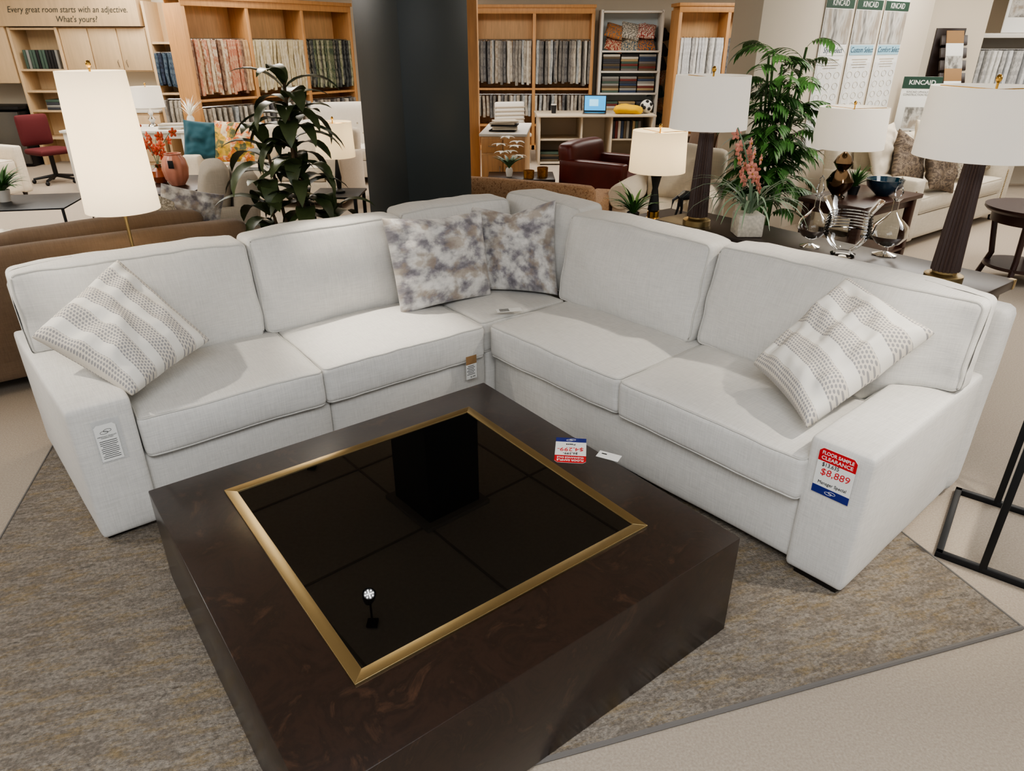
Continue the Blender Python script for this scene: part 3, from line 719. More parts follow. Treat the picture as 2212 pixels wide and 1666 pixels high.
sofa('armchair','greige upholstered armchair with low curved back','armchair',(-2.52,5.70,0),radians(-65),w=.8,d=.85,hb=.86,ha=.60,n=1,m=GREYF,aw=.1)
table('side_table','dark wood table holding vases of flowers','table',(-3.35,6.78,0),0,.95,1.0,.55,DARK,.05,.07,True)
VO=mat('vase_rust',(150,78,44),.25,var=.2,vscale=10); VP=mat('vase_pink',(200,136,114),.3,var=.1,vscale=10)
def vpot(E): MB().lathe([(0,0),(.05,0),(.085,.06),(.07,.11),(.025,.14),(.03,.17),(.022,.17),(.018,.14),(0,.12)],VO,28).obj('vase',E)
orchid('vase_of_orchids','coral orchid sprays in rust ceramic vase',(-3.36,6.85,.551),.44,CORAL,vpot,LEAFG,3,6,.20,4,.032,.12,.045,[2.9,.3,1.8])
b=MB(); b.lathe([(0,0),(.06,0),(.10,.06),(.115,.15),(.10,.23),(.07,.27),(.075,.285),(.06,.285),(.06,.26),(0,.25)],VP,60,flute=.03,nfl=10); b.box(.05,.003,.07,(.02,-.118,.2),.001,INK)
b.obj('ceramic_vase',loc=(-3.14,6.72,.551),label='ribbed dusty pink ceramic vase',cat='vase')

sofa('sofa','cream two seat sofa with colourful pillows','sofa',(-2.85,8.75,0),radians(-6),w=1.9,d=.92,hb=.84,ha=.58,m=CREAMF,n=2)
pillow('throw_pillow','deep teal velvet throw pillow on cream sofa',(-3.62,8.6,.72),(-.3,.1,.2),.44,.16,TEAL)
pillow('throw_pillow','yellow and orange floral throw pillow on cream sofa',(-3.2,8.45,.72),(-.25,.05,0),.46,.17,FLORAL)
ts=sofa('settee','white tufted settee with curved high back','settee',(-2.15,10.3,0),radians(-8),w=1.7,d=.85,hb=1.0,ha=.75,m=linen('white_fabric',(224,218,206),.03),n=2,cush=False,roll=True)
for r in range(3):
    for k in range(9): MB().ball(.012,(-.68+k*.17+(r%2)*.08,.20+.04*r,.6+.13*r),GREYF,seg=6).obj('tufting_button',ts)
table('end_table','small black end table beside column','end table',(-1.62,6.62,0),0,.45,.45,.5,BLACK,.02,.03,True,False)
lamp('table_lamp','small black lamp with warm lit drum shade',(-1.60,6.6,.501),[(0,0),(.05,0),(.05,.02),(.02,.04),(.03,.14),(.015,.26),(.01,.3)],BLACK,.32,.62,.175,.165,SHADEM,lit=3.2)

sofa('sofa','tan woven patterned sofa seen from the back','sofa',(-.13,6.44,0),radians(160),w=2.0,d=.92,hb=.73,ha=.55,m=TANP,n=3,cush=False)
table('coffee_table','low dark coffee table with lilies and candle','table',(.10,7.85,0),0,.72,.5,.45)
LE=empt('vase_of_lilies','white lilies with green leaves in small vase','flowers',(-.03,7.78,.451)); MB().lathe([(0,0),(.03,0),(.04,.06),(.03,.09),(0,.08)],WHITE,16).obj('vase',LE)
b=MB(); g=MB()
for i in range(12):
    a=i*2.4; b.leaf((0,0,.08),a,.9,.24,.04,.9,LEAFG,5)
    if i<7:
        for j in range(6): g.leaf((.10*cos(a),.10*sin(a),.20+.03*i),a+j*pi/3,.5,.10,.042,1.2,WHITEP,4)
b.obj('foliage',LE); g.obj('blossoms',LE)
AMB=mat('amber_glass',(170,120,40),.2,metal=.6,var=.4,vscale=40)
b=MB(); b.lathe([(0,0),(.055,0),(.06,.08),(.054,.08),(.05,.01),(0,.01)],AMB,20); b.obj('candle_holder',loc=(.18,7.68,.451),label='mosaic amber glass candle holder',cat='candle holder')
b=MB(); b.lathe([(0,0),(.055,0),(.06,.10),(.054,.10),(.05,.01),(0,.01)],AMB,20); b.obj('candle_holder',loc=(.33,7.76,.451),label='mosaic amber glass candle holder',cat='candle holder')
sofa('armchair','dark red leather armchair with low track arms','armchair',(1.05,7.95,0),radians(55),w=.80,d=.82,hb=.80,ha=.62,n=1,m=REDL,aw=.14,cush=False)
sofa('armchair','cream armchair with rolled arms and loose cushions','armchair',(1.44,6.42,0),radians(-25),w=.9,d=.88,hb=.90,ha=.62,n=1,m=CREAMF,aw=.2,roll=True)
sofa('loveseat','taupe brown loveseat with pillow back','sofa',(2.45,9.1,0),radians(-70),w=1.6,d=.95,hb=.85,ha=.65,n=2,m=DBROWNF)

CB=empt('drawer_cabinet','maple cabinet with drawers and doors','cabinet',(-.06,8.9,0),radians(-4))
MB().box(.50,1.2,.80,(0,0,.40),.004,MAPLE).obj('body',CB); MB().box(.54,1.24,.03,(0,0,.816),.004,WHITE).obj('worktop',CB)
for k,x in enumerate((-.125,.125)):
    dr=MB().box(.235,.018,.15,(x,-.609,.70),.004,MAPLED).obj('drawer',CB); MB().tube([(x-.04,-.622,.70),(x-.04,-.64,.70),(x+.04,-.64,.70),(x+.04,-.622,.70)],.004,CHROME,6).obj('handle',dr)
    dr=MB().box(.235,.018,.52,(x,-.609,.345),.004,MAPLED).obj('door',CB); sx=.09 if k==0 else -.09
    MB().tube([(x+sx,-.622,.48),(x+sx,-.64,.48),(x+sx,-.64,.40),(x+sx,-.622,.40)],.004,CHROME,6).obj('handle',dr)
for k in range(6):
    MB().box(.3-.01*(k%3),.24,.018,(0,0,0),.004,random.choice([GREYF,INK,CREAMF])).obj('fabric_sample',loc=(-.1+.02*(k%2),8.6,.841+.019*k),rot=(0,0,random.uniform(-.2,.2)),label='folded fabric sample on cabinet worktop',cat='fabric sample',group='stack of fabric samples')

WC=empt('side_chair','white slatted side chair on thin metal legs','chair',(.02,11.9,0),radians(15))
MB().soft(.5,.48,.07,.03,WHITE,(0,0,.43),n=5).obj('seat',WC)
b=MB(); b.soft(.5,.06,.4,.03,WHITE,(0,.24,.70),n=5); 
for k in range(5): b.box(.5,.012,.02,(0,.205,.58+.06*k),.003,GREYF)
b.obj('backrest',WC)
for sx in (-1,1):
    for sy in (-1,1): MB().tube([(sx*.2,sy*.2,.41),(sx*.23,sy*.23,0)],.010,CHROME,8).obj('leg',WC)
DK=empt('office_desk','light beige laminate desk with open shelves','desk',(1.30,11.9,0),radians(2))
MB().box(1.85,.85,.03,(0,0,.735),.004,DESKM).obj('worktop',DK)
b=MB()
for x in (-.88,-.22,.25,.88): b.box(.025,.7,.72,(x,0,.36),.002,DESKM)
b.box(1.76,.02,.72,(0,.3,.36),0,DESKM); b.box(1.76,.7,.02,(0,0,.03),0,DESKM); b.box(.66,.66,.02,(-.55,0,.38),0,DESKM); b.box(.62,.66,.02,(.56,0,.38),0,DESKM)
b.obj('body',DK)
LP=empt('laptop','open laptop with blue screen on desk','laptop',(1.30,11.75,.751),radians(-8))
MB().box(.36,.25,.018,(0,0,.009),.004,STEEL).obj('keyboard_base',LP)
b=MB(); b.box(.36,.012,.25,(0,.14,.14),.003,INK); b.box(.33,.003,.215,(0,.132,.142),0,mat('screen_blue',(60,160,220),.4,emit=.9)); b.box(.14,.002,.10,(-.02,.129,.15),0,mat('screen_doc',(150,215,245),.4,emit=.9)); b.obj('screen',LP)
b=MB(); YEL=mat('yellow_cloth',(222,176,30),.8)
b.soft(.38,.24,.13,.06,YEL,(0,0,.065),b=(.02,.02,.02),wr=.05,n=8); b.obj('yellow_bag',loc=(1.82,11.7,.756),label='crumpled yellow cloth bag on desk',cat='bag')
b=MB(); b.ball(.10,(0,0,.10),WHITE,seg=24)
for a,e in ((0,0),(1.3,.3),(2.5,-.2),(3.8,.2),(5,-.3),(4.7,.9),(4.2,-.1),(5.4,.4)): 
    p=Vector((cos(a)*cos(e),sin(a)*cos(e),sin(e)))*.093; b.ball(.028,(p.x,p.y,p.z+.10),INK,(1,1,1),8)
b.obj('soccer_ball',loc=(2.12,11.8,.752),label='white and black soccer ball on desk',cat='ball')
b=MB(); b.cyl(.035,0,.12,(0,0,0),INK,16,r2=.042); b.cyl(.044,.12,.135,(0,0,0),WHITE,16); b.obj('coffee_cup',loc=(.66,11.8,.752),label='black paper coffee cup with lid',cat='cup')
bookcols=[(60,62,70),(110,50,44),(190,186,176),(44,60,88),(90,78,60),(140,140,136),(30,30,32),(160,140,104),(70,90,80),(110,104,100)]
BMS=[]
for i,c in enumerate(bookcols):
    m_=mat('book_%d'%i,c,.6); me=MB().box(.19,.04,.26,(0,0,.13),.004,m_); o=me.obj('book',label='x'); BMS.append((o.data,m_)); bpy.data.objects.remove(o)
    me=MB().box(.29,.25,.036,(0,0,.018),.004,m_); o=me.obj('book',label='x'); BMS.append((o.data,m_)); bpy.data.objects.remove(o)
def inst(me,name,loc,rz,label,cat,group,sc=(1,1,1)):
    o=bpy.data.objects.new(name,me); COL.objects.link(o); o.location=loc; o.rotation_euler=(0,0,rz); o.scale=sc; tag(o,label,cat,group); return o
for k in range(10): inst(BMS[2*(k%10)][0],'book',(1.60+k*.045,11.72,.391),pi/2,'upright catalogue book on desk shelf','book','catalogues on the desk shelf',(1,1,1))
for k in range(4):
    for j in range(2): inst(BMS[2*random.randrange(10)+1][0],'book',(.60+j*.32,11.75,.041+k*.037),random.uniform(-.05,.05),'sample book stacked in desk shelf','book','sample books in the desk')

def bookcase(label,loc,rz,bays,bw,h=2.33,dp=.42,m=MAPLE,me=MAPLED,rods=(1.80,.93),shelves=(1.02,.42),cat='shelving unit'):
    E=empt('display_shelving',label,cat,loc,rz); Wd=bays*bw
    b=MB(); b.box(Wd,.02,h-.1,(Wd/2,dp-.01,h/2),0,m)
    for k in range(bays+1): b.box(.055,dp,h-.1,(k*bw,dp/2,(h-.1)/2),.003,me)
    b.box(Wd+.08,dp+.04,.05,(Wd/2,dp/2-.01,h-.025),.004,me); b.box(Wd+.05,.03,.09,(Wd/2,.01,h-.09),.003,me)
    b.box(Wd,dp,.08,(Wd/2,dp/2,.04),.002,me)
    b.obj('case',E)
    for z in shelves: MB().box(Wd,dp-.02,.03,(Wd/2,dp/2,z),.002,me).obj('shelf',E)
    for z in rods:
        for k in range(bays): MB().tube([(k*bw+.03,.10,z),((k+1)*bw-.03,.10,z)],.012,CHROME,8).obj('hanging_rod',E)
    return E
def swm(c1,c2,sc): return ramp_mat('swatch_fabric',[(.42,c1),(.58,c2)],sc,2,0,stretch=(1,1,.7),bump=.1)
PAL={'neutral':[((176,171,160),(150,145,134)),((128,124,118),(152,148,140)),((206,200,187),(190,183,170)),((104,102,100),(126,124,120)),((166,157,142),(190,184,170)),((84,85,88),(116,116,116)),((150,157,160),(180,184,184)),((176,168,156),(150,140,126))],
 'warm':[((186,120,96),(200,160,132)),((134,76,64),(166,120,98)),((206,176,136),(184,150,116)),((216,202,178),(196,174,144)),((112,84,70),(150,124,104)),((206,192,168),(172,124,100))],
 'yellow':[((206,196,164),(190,176,142)),((216,208,184),(200,190,162)),((200,190,162),(180,166,132)),((192,180,148),(210,202,182))],
 'green':[((66,82,66),(110,116,92)),((54,58,54),(120,118,106)),((116,124,98),(160,160,138)),((44,48,52),(84,88,86))],
 'navy':[((24,40,64),(50,70,94)),((40,58,76),(80,94,106)),((20,28,44),(50,60,80))],
 'white':[((226,226,224),(210,210,206)),((214,216,218),(196,198,200)),((196,196,194),(164,164,164))]}
SWM={}
for kx,lst in PAL.items():
    SWM[kx]=[]
    for a,b_ in lst:
        mt=swm(a,b_,30)
        for hgt in ((.68,.36) if kx!='navy' else (.6,.45)):
            b=MB(); b.soft(.048,.24,hgt,.010,mt,(0,0,-hgt/2),wr=.014,n=6,seed=random.random()*9); b.tube([(0,-.02,0),(0,-.01,.015),(0,.01,.015),(0,.02,0)],.003,CHROME,5)
            o=b.obj('fabric_swatch'); SWM[kx].append((hgt,o.data)); bpy.data.objects.remove(o)
def hang(loc,rz,x0,x1,y,z,kind,big=True,step=.058,group='fabric swatches on display rods'):
    hs_=max(h for h,_ in SWM[kind]) if big else min(h for h,_ in SWM[kind])
    opts=[m_ for h,m_ in SWM[kind] if h==hs_]
    x=x0+.05
    while x<x1-.035:
        p=Vector(loc)+Matrix.Rotation(rz,3,'Z')@Vector((x,y,0))
        o=inst(random.choice(opts),'fabric_swatch',(p.x,p.y,z-.013),rz+random.uniform(-.25,.25),'hanging %s fabric swatch on display rod'%{'neutral':'neutral woven','warm':'warm red and tan','yellow':'pale yellow','green':'dark green and charcoal','navy':'navy blue','white':'white'}[kind],'fabric swatch',group,(1,.8,random.uniform(.93,1.05)))
        x+=step*random.uniform(.92,1.08)
cl=(-.62,13.3,0); bookcase('maple shelving unit with hanging fabric swatches',cl,0,2,1.0)
for k in range(2):
    hang(cl,0,k*1.0,k*1.0+1.0,.10,1.80,'neutral',step=.05); hang(cl,0,k*1.0,k*1.0+1.0,.10,.93,'neutral',False,.07)
ll=(-4.35,10.45,0); ra=math.atan2(12.9-10.45,-2.65+4.35); 
bookcase('angled maple shelving unit with colourful fabric swatches',ll,ra,3,.99)
for k,kd in enumerate(('warm','yellow','green')):
    hang(ll,ra,k*.99,k*.99+.99,.10,1.80,kd,step=.052); hang(ll,ra,k*.99,k*.99+.99,.10,.93,'neutral',False,.09)
rl=(2.72,12.7,0); bookcase('maple shelving unit with dark and light fabric swatches',rl,radians(6),2,.82)
for k in range(2): hang(rl,radians(6),k*.82,k*.82+.82,.10,1.84,'white' if k==0 else 'neutral',True,.055); hang(rl,radians(6),k*.82,k*.82+.82,.10,.93,'neutral',False,.1)
WS=empt('white_shelving','pale open shelving holding pillows and sample books','shelving unit',(1.52,13.2,0),0)
b=MB(); 
for x in (0,1.02): b.box(.04,.42,2.25,(x,.21,1.125),.002,WHITE)
b.box(1.02,.02,2.2,(.51,.41,1.12),0,PBLUE); b.obj('case',WS)
for z in (.04,.62,.95,1.30,1.62,2.22): MB().box(1.0,.40,.03,(.51,.2,z),.002,WHITE).obj('shelf',WS)
PC=[(150,40,36),(196,180,150),(60,90,110),(190,120,60),(110,110,104),(206,200,188)]
for i in range(6):
    pillow('throw_pillow','small patterned pillow stacked on white shelf',(1.76+.27*(i%3),13.38,1.74+.19*(i//3)),(random.uniform(-.9,-.5),random.uniform(-.4,.4),random.uniform(-.3,.3)),.32,.14,ramp_mat('pillow_print',[(.45,PC[i]),(.55,PC[(i+1)%6])],14,2,0,coord='UV'),group='pillows on the white shelf')
for s_,z in enumerate((1.316,.966,.636)):
    for c_ in range(3):
        for k in range(7 if s_<2 else 5): inst(BMS[2*random.randrange(10)+1][0],'book',(1.72+.31*c_,13.38,z+.037*k),random.uniform(-.03,.03),'sample book stacked flat on white shelf','book','sample books on the white shelf')
for i in range(7):
    pillow('throw_pillow','dark and patterned pillow in stacked pile',(2.60,13.75,.5+.23*i),(-1.1,random.uniform(-.3,.3),random.uniform(-.3,.3)),.34,.18,[TEAL,ramp_mat('pile_print',[(.45,PC[i%6]),(.55,PC[(i+2)%6])],14,2,0,coord='UV')][i%2] if i<4 else mat('charcoal_cloth',(50,54,62),.8),group='pillows piled beside the shelf')
b=MB(); b.box(.42,.42,.4,(0,0,.2),.004,WHITE); b.obj('storage_cube',loc=(2.60,13.75,0),label='white storage cube under pillow pile',cat='storage cube')

# ---------------- left office area
CY=11.5
SG=empt('wall_sign','pale wood soffit with italic serif lettering','sign',(-6.8,CY-.05,0))
MB().box(2.7,.5,.5,(-.0,.3,2.22),.004,PMAPLE).obj('panel',SG)
LETT=mat('letter_grey',(70,72,64),.6)
text("Every great room starts with an adjective.",.115,LETT,SG,(.33,.045,2.185),(pi/2,0,0),shear=.25,sx=.90)
text("What's yours?",.115,LETT,SG,(.43,.045,2.06),(pi/2,0,0),shear=.25,sx=.92)
UC=empt('upper_cabinet','pale maple wall cabinet with three doors','cabinet',(-6.08,CY,0))
MB().box(1.3,.4,.6,(0,.295,1.66),.004,PMAPLE).obj('body',UC)
for k in range(3):
    x=-.43+.43*k; dr=MB().box(.415,.02,.57,(x,.085,1.66),.005,PMAPLE).obj('door',UC); MB().tube([(x+(.15 if k<2 else -.15),.075,1.52),(x+(.15 if k<2 else -.15),.045,1.50),(x+(.15 if k<2 else -.15),.075,1.42)],.006,CHROME,6).obj('handle',dr)
OB=empt('open_bookcase','pale maple open bookcase','bookcase',(-7.45,CY,0))
b=MB(); b.box(.04,.4,1.96,(0,.25,.98),.003,PMAPLE); b.box(.04,.4,1.96,(.70,.25,.98),.003,PMAPLE); b.box(.70,.02,1.96,(.35,.45,.98),0,PMAPLE); b.obj('case',OB)
for z in (.40,.80,1.08,1.38,1.94): MB().box(.68,.38,.03,(.35,.25,z),.002,PMAPLE).obj('shelf',OB)
for k in range(11): inst(BMS[2*random.choice([0,3,5,6,8])][0],'book',(-7.34+.048*k,CY+.2,1.396),pi/2,'upright binder on open bookcase','book','binders on the bookcase')
for k in range(4): inst(BMS[2*random.randrange(10)+1][0],'book',(-7.05,CY+.2,.816+.037*k),random.uniform(-.1,.1),'flat catalogue stacked on bookcase','book','catalogues on the bookcase')
b=MB(); b.box(.95,.45,1.0,(0,.26,1.7),.004,PMAPLE); b.obj('wall_cupboard',loc=(-7.97,CY,0),label='pale maple cupboard above the counter',cat='cabinet')
CN=empt('counter','pale counter with dark worktop','counter',(-8.05,11.35,0)); MB().box(1.1,.62,.04,(0,.3,.86),.004,BLACK).obj('worktop',CN); MB().box(.3,.55,.83,(-.4,.32,.42),.003,PMAPLE).obj('body',CN)
FR=empt('mini_fridge','small stainless steel refrigerator under counter','refrigerator',(-7.78,11.32,0)); MB().box(.52,.5,.8,(0,.3,.41),.006,BLACK).obj('body',FR); dr=MB().box(.52,.04,.76,(0,.02,.43),.008,STEEL).obj('door',FR); MB().tube([(-.2,-.005,.78),(-.2,-.03,.76),(-.2,-.03,.55),(-.2,-.005,.53)],.008,CHROME,6).obj('handle',dr)
LC=empt('lower_cabinet','pale maple lower cabinet with doors','cabinet',(-6.08,CY,0)); MB().box(1.26,.47,.78,(0,.25,.39),.004,PMAPLE).obj('body',LC); MB().box(1.28,.50,.03,(0,.24,.796),.003,WHITE).obj('worktop',LC)
for k in range(3): MB().box(.415,.02,.68,(-.43+.43*k,-.005,.40),.005,PMAPLE).obj('door',LC)
BX=MB(); BX.box(.62,.02,2.3,(0,.48,1.15),0,PMAPLE); BX.box(.04,.45,2.3,(-.3,.25,1.15),.002,PMAPLE); BX.box(.04,.45,2.3,(.3,.25,1.15),.002,PMAPLE); BX.tube([(-.28,.12,1.62),(.28,.12,1.62)],.012,CHROME,8); BX.tube([(-.28,.12,.97),(.28,.12,.97)],.012,CHROME,8); BX.box(.6,.4,.03,(0,.25,1.05),0,PMAPLE); BX.box(.6,.4,.03,(0,.25,1.75),0,PMAPLE)
BX.obj('swatch_rack',loc=(-5.08,CY,0),label='narrow maple rack for navy fabric swatches',cat='rack')
hang((-5.38,CY,0),0,0,.6,.12,1.62,'navy',False,.06); hang((-5.38,CY,0),0,0,.6,.12,.97,'neutral',False,.07)
OC=empt('office_chair','burgundy swivel office chair with black star base','office chair',(-6.35,10.0,0),radians(60)); BUR=mat('burgundy_cloth',(90,30,34),.85)
MB().soft(.46,.44,.08,.04,BUR,(0,0,.42),n=6).obj('seat',OC); MB().soft(.42,.08,.40,.04,BUR,(0,.24,.68),b=(0,.02,0),n=6).obj('backrest',OC)
b=MB(); b.cyl(.03,.08,.39,(0,0,0),BLACK,12); b.tube([(0,.05,.37),(0,.26,.39),(0,.29,.55)],.018,BLACK,6); b.obj('column',OC)
for k in range(5):
    a=2*pi*k/5; b=MB(); b.tube([(0,0,.10),(.28*cos(a),.28*sin(a),.06)],[.025,.016],BLACK,6); b.ball(.028,(.28*cos(a),.28*sin(a),.028),BLACK,seg=10); b.obj('leg',OC)
table('office_desk','pale desk with lamp and paperwork','desk',(-4.95,9.75,0),0,1.6,.8,.75,WHITE,.03,.05)
lamp('table_lamp','silver lamp with white drum shade on desk',(-4.80,9.9,.751),[(0,0),(.06,0),(.05,.02),(.02,.04),(.05,.09),(.015,.13),(.04,.17),(.01,.22)],CHROME,.235,.49,.195,.18,SHADE,lit=.8)
for k in range(3): MB().box(.3,.22,.02,(0,0,.01),.002,random.choice([PAPER,INK,GREYF])).obj('paper_stack',loc=(-4.4+.0*k,9.6,.752+.021*k),rot=(0,0,random.uniform(-.4,.4)),label='stack of papers on desk',cat='papers',group='papers on the desk')
fe=empt('vase_of_twigs','white feathery twigs in vase','flowers',(-4.35,10.05,.751)); MB().lathe([(0,0),(.04,0),(.05,.08),(.03,.12),(0,.1)],WHITE,16).obj('vase',fe)
b=MB()
for i in range(30): a=random.uniform(0,6.28); b.leaf((0,0,.1),a,random.uniform(.6,1.4),.3,.012,.6,WHITEP,4)
b.obj('twigs',fe)
sofa('armchair','cream wing chair near metal table','armchair',(-6.55,8.75,0),radians(70),w=.8,d=.85,hb=.98,ha=.62,n=1,m=CREAMF,aw=.12)

# ---------------- right side
LSOF=linen('light_sofa_fabric',(204,195,178),.06)
sofa('sofa','cream nailhead sofa with brown patterned pillows','sofa',W(7.86,3.36,0),R37,w=2.2,d=.98,hb=.88,ha=.64,m=LSOF,n=2,aw=.18,nail=True)
PB=ramp_mat('pattern_brown',[(.42,(84,72,62)),(.55,(130,114,96)),(.65,(70,60,52))],14,2,.6,coord='UV'); PG=ramp_mat('pattern_taupe',[(.42,(130,120,104)),(.52,(184,174,156)),(.62,(110,100,88))],10,1,2,coord='UV')
pillow('throw_pillow','dark brown patterned throw pillow on cream sofa',W(7.12,3.18,.73),(-.35,.5,R37),.48,.17,PB)
pillow('throw_pillow','dark brown throw pillow leaning at sofa arm',W(7.36,2.98,.70),(-.35,.2,R37),.46,.17,PB)
pillow('throw_pillow','cream textured throw pillow on sofa',W(7.62,3.24,.83),(-.3,.1,R37),.50,.17,CREAMF)
pillow('throw_pillow','cream textured throw pillow against sofa back',W(6.98,3.36,.82),(-.3,-.1,R37),.48,.15,CREAMF)
pillow('throw_pillow','taupe medallion throw pillow on sofa',W(8.22,3.12,.73),(-.35,.1,R37),.50,.17,PG)
pillow('throw_pillow','grey textured throw pillow on sofa end',W(8.62,3.16,.73),(-.35,-.1,R37),.48,.15,PG)
table('end_table','dark wood end table beside nailhead sofa','end table',W(5.85,2.92,0),R37,.95,.56,.62,mat('cherry_dark',(58,32,24),.35),.035,.06,True)
MERC=mat('mercury_bronze',(110,92,74),.12,1)
lamp('table_lamp','mercury glass gourd lamp with white drum shade and tag',(2.62,5.715,.621),[(0,0),(.06,0),(.06,.02),(.04,.03),(.09,.09),(.105,.14),(.07,.20),(.04,.23),(.075,.28),(.05,.33),(.015,.36),(.01,.39)],MERC,.395,.69,.265,.25,SHADE,lit=1.2)
b=MB(); b.lathe([(0,0),(.05,0),(.13,.07),(.15,.13),(.143,.13),(.12,.07),(0,.02)],mat('teal_glass',(14,52,72),.1,coat=1),28); b.obj('glass_bowl',loc=(3.06,5.86,.621),label='deep teal glass bowl on end table',cat='bowl')
grassy('potted_plant','spiky green grass plant in pot',(2.83,5.90,.621),60,.2,.014,LEAFG,.05,.07,BLACK,.8)
rt=empt('round_table','round dark wood end table on pedestal','end table',(4.12,5.50,0)); RD=mat('cherry_dark2',(52,30,26),.3)
MB().lathe([(0,.56),(.34,.56),(.36,.58),(.36,.60),(0,.60)],RD,48).obj('table_top',rt); MB().lathe([(0,.48),(.30,.48),(.30,.56),(0,.56)],RD,40).obj('apron',rt)
MB().lathe([(0,.12),(.26,.12),(.26,.145),(0,.145)],RD,40).obj('shelf',rt)
for k in range(4): a=pi/4+pi/2*k; MB().tube([(.27*cos(a),.27*sin(a),.5),(.22*cos(a),.22*sin(a),.2),(.28*cos(a),.28*sin(a),0)],.022,RD,8).obj('leg',rt)
NAVYP=mat('navy_print',(40,70,90),.7)
def banner(p0,title,sub,label,blue):
    E=empt('banner',label,'banner',W(p0,4.112,0),R37)
    b=MB(); b.box(.48,.006,1.42,(.25,-.004,1.46),.001,PAPER); b.box(.46,.003,.30,(.25,-.0095,1.89),0,PHOTOG); b.box(.44,.002,.60,(.25,-.009,1.27),0,PRINTL); b.box(.48,.003,.085,(.25,-.0095,2.09),0,GREEN)
    b.box(.44,.003,.09,(.25,-.0095,1.685),0,SKYB if blue else PAPER)
    for r in range(4): b.box(.30-.05*(r%2),.001,.008,(.25,-.0095,1.60-.025*r),0,GREYF)
    for r in range(5):
        for c_ in range(3): b.tube([(.1+.15*c_+.05*cos(t*pi/4),-.0115,1.46-.1*r+.03*sin(t*pi/4)) for t in range(8)],.0018,GREYF,4,True)
    b.obj('cloth_panel',E)
    text(title,.072,PAPER,E,(.25,-.0125,2.09),(pi/2,0,0)); text(sub,.072,NAVYP,E,(.25,-.0125,1.685),(pi/2,0,0),shear=.2)
banner(6.78,'KINCAID','Style Select','tall white hanging banner with furniture photo',False)
banner(7.32,'KINCAID','Custom Select','tall white hanging banner with blue title band',True)
banner(7.86,'KINCAID','Comfort Select','tall white hanging banner with line drawings',True)
KS=empt('standing_sign','standing sign with green header and sofa cutaway picture','sign',(4.50,8.32,0),radians(-20))
b=MB(); b.box(.38,.02,.56,(0,0,1.14),.003,PAPER); b.box(.38,.004,.12,(0,-.012,1.36),0,GREEN); b.box(.22,.003,.22,(0,-.0115,1.0),0,PHOTOG); b.obj('sign_board',KS); MB().cyl(.012,0,.9,(0,.02,0),BLACK,10).obj('post',KS); MB().cyl(.14,0,.015,(0,.02,0),BLACK,24).obj('base',KS)
text('KINCAID',.065,PAPER,KS,(0,-.0145,1.36),(pi/2,0,0),bold=.001); text('KINCAID UPHOLSTERY\nCONSTRUCTION FEATURES',.029,LETT,KS,(0,-.0115,1.25),(pi/2,0,0),sx=.9)
rk=(5.62,9.35,0)
b=MB(); 
for x in (0,1.5): b.box(.05,.45,1.85,(x,.22,.925),.003,WHITE)
b.box(1.5,.45,.05,(.75,.22,1.83),.003,WHITE); b.box(1.5,.02,1.8,(.75,.44,.92),0,WALLB); b.box(1.5,.42,.03,(.75,.22,.95),0,WHITE); b.tube([(.02,.15,1.68),(1.48,.15,1.68)],.012,CHROME,8); b.tube([(.02,.15,.85),(1.48,.15,.85)],.012,CHROME,8)
b.obj('sample_rack',loc=rk,label='white rack with hanging fabric samples',cat='rack')
hang(rk,0,0,1.5,.15,1.68,'white',True,.07); hang(rk,0,0,1.5,.15,.85,'navy',False,.08)
b=MB(); 
for k in range(5): b.box(.30,.03,.11,(0,0,.14*k),.003,DARK,Matrix.Rotation(radians(-20),4,'X')); b.box(.2,.01,.14,(0,-.02,.14*k+.03),.001,[PAPER,KRAFT,PHOTOG][k%3],Matrix.Rotation(radians(-20),4,'X'))
b.box(.34,.02,.75,(0,.30,.28),.002,DARK); b.obj('brochure_holder',loc=(5.12,8.812,1.25),label='dark tiered brochure holder on wall',cat='holder')
MB().box(1.1,.25,2.9,(.0,.0,1.45),.0,WALLM).obj('wall_recess',loc=(4.98,9.25,0),kind='structure')
pf=MB(); pf.box(.5,.02,.42,(0,0,0),.003,PAPER); pf.box(.44,.004,.2,(0,-.012,.06),0,PHOTOG); 
pf.obj('wall_poster',loc=(6.2,9.5,2.07),label='white poster with furniture photo on rack',cat='poster')

# ---------------- track light heads (those aimed at background furniture are added to brighten it)
LEDF=mat('led_chip',(255,255,255),.5,emit=16); LEDG=mat('led_reflector',(150,150,150),.3,emit=.5)
def spot(x,y,z,tx,ty,tz,en,ang_=50,blend=.6,col=(1,.91,.78)):
    d_=Vector((tx,ty,tz))-Vector((x,y,z)); q=d_.to_track_quat('-Z','Y')
    H_=MB(); M=q.to_matrix().to_4x4(); H_.lathe([(0,.12),(.03,.12),(.045,.06),(.05,0),(.044,0),(.04,.01),(0,.012)],BLACK,20,M=M)
    H_.lathe([(0,.004),(.040,.004),(.040,.009),(0,.009)],LEDG,20,M=M)
    for i in range(13):
        rr=0 if i==0 else (.014 if i<5 else .029); aa=i*pi/2 if i<5 else i*pi/4
        H_.lathe([(0,-.001),(.0065,-.001),(.0065,.003),(0,.003)],LEDF,8,(rr*cos(aa),rr*sin(aa),0),M=M)
    H_.tube([(0,0,.05),(0,0,2.875-z)],.008,BLACK,6); H_.box(.08,.08,.02,(0,0,2.88-z),.002,BLACK)
    H_.obj('spot_head',None,(x,y,z),label='black LED track spot head on ceiling',cat='spotlight',group='ceiling spot heads')
    l=bpy.data.lights.new('spot','SPOT'); l.energy=en; l.spot_size=radians(ang_); l.spot_blend=blend; l.shadow_soft_size=.04; l.color=col
    o=bpy.data.objects.new('spot_beam',l); COL.objects.link(o); o.location=Vector((x,y,z))+d_.normalized()*.03; o.rotation_euler=q.to_euler()
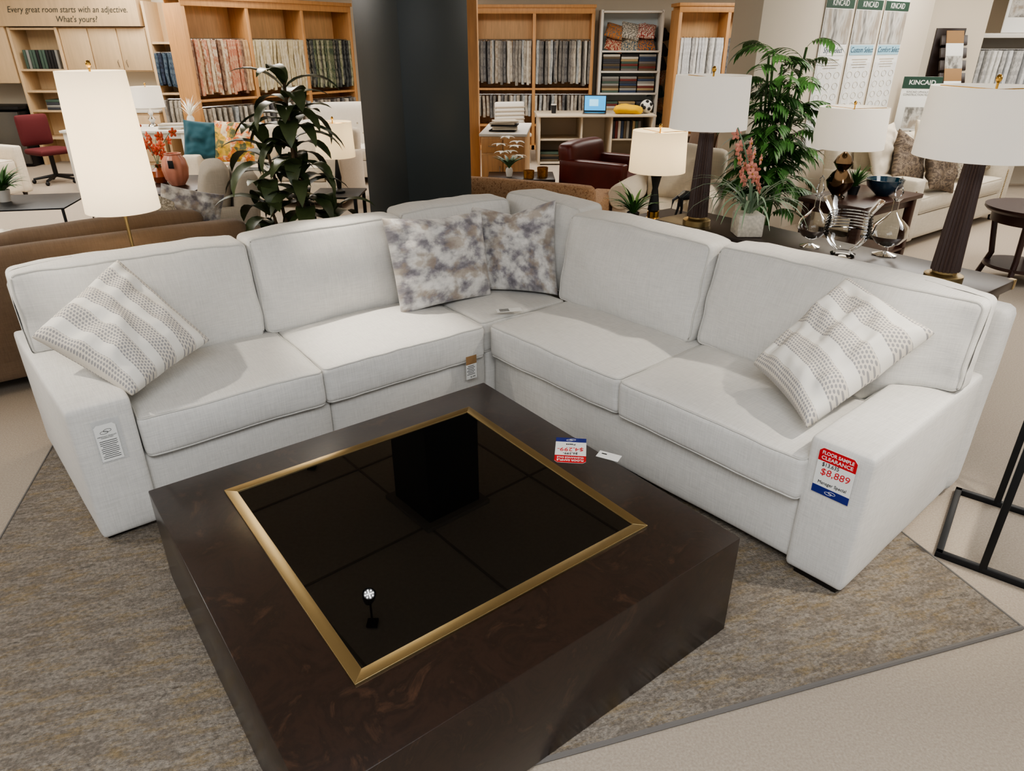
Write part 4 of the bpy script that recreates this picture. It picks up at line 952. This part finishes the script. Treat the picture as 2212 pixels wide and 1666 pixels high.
spot(-1.03,3.84,2.60,-.62,3.10,.5,290,28,1)
spot(2.3,1.6,2.60,1.55,2.15,.6,220,38,1)
spot(-2.9,2.2,2.60,-1.5,2.8,.6,140,40,1)
spot(-2.02,5.95,2.60,-1.1,3.0,.6,95,36,1)
spot(2.3,3.2,2.60,1.0,3.2,.7,150,40,1)
spot(2.7,5.0,2.60,1.5,6.4,.6,110,50,1)  # added to brighten the dim cream armchair
spot(2.9,4.2,2.60,3.4,6.9,.6,130,55,1)  # added to brighten the dark end of the nailhead sofa
spot(-2.6,7.4,2.60,-3.1,8.6,.6,90,60,1)
spot(-3.9,5.2,2.60,-3.2,6.6,.6,70,50,1)
def area(x,y,z,sx,sy,en,col=(1,.95,.88),rot=(0,0,0)):  # unseen area lights added below the ceiling as soft fill, without fixtures
    l=bpy.data.lights.new('area','AREA'); l.shape='RECTANGLE'; l.size=sx; l.size_y=sy; l.energy=en; l.color=col
    o=bpy.data.objects.new('soft_fill_light',l); COL.objects.link(o); o.location=(x,y,z); o.rotation_euler=rot
area(0,-.2,2.86,2.6,1.4,104,(.96,.98,1))
area(-4.6,2.6,2.86,1.6,2.4,86,(1,.97,.93)); area(4.6,2.6,2.86,1.6,2.4,110,(.98,.98,.98))
area(-4.8,7.4,2.86,1.6,2.4,98); area(4.5,7.0,2.86,1.6,2.4,98)
area(0,10.3,2.86,3.2,1.4,125); area(-4.6,10.6,2.86,2.4,1,92); area(4.2,11.2,2.86,2,1.2,82); area(-7,9,2.86,1.4,2,65); area(7,8,2.86,1.4,2,56)
w=bpy.data.worlds.new('World'); S.world=w; w.use_nodes=True; w.node_tree.nodes['Background'].inputs[0].default_value=(.86,.92,1,1); w.node_tree.nodes['Background'].inputs[1].default_value=.68
# ---------------- camera
c=bpy.data.cameras.new('cam'); c.sensor_width=36; c.lens=24.48; c.clip_end=60
co=bpy.data.objects.new('camera',c); COL.objects.link(co); co.location=(0,0,1.75); co.rotation_euler=(radians(90-26.2),0,0); S.camera=co
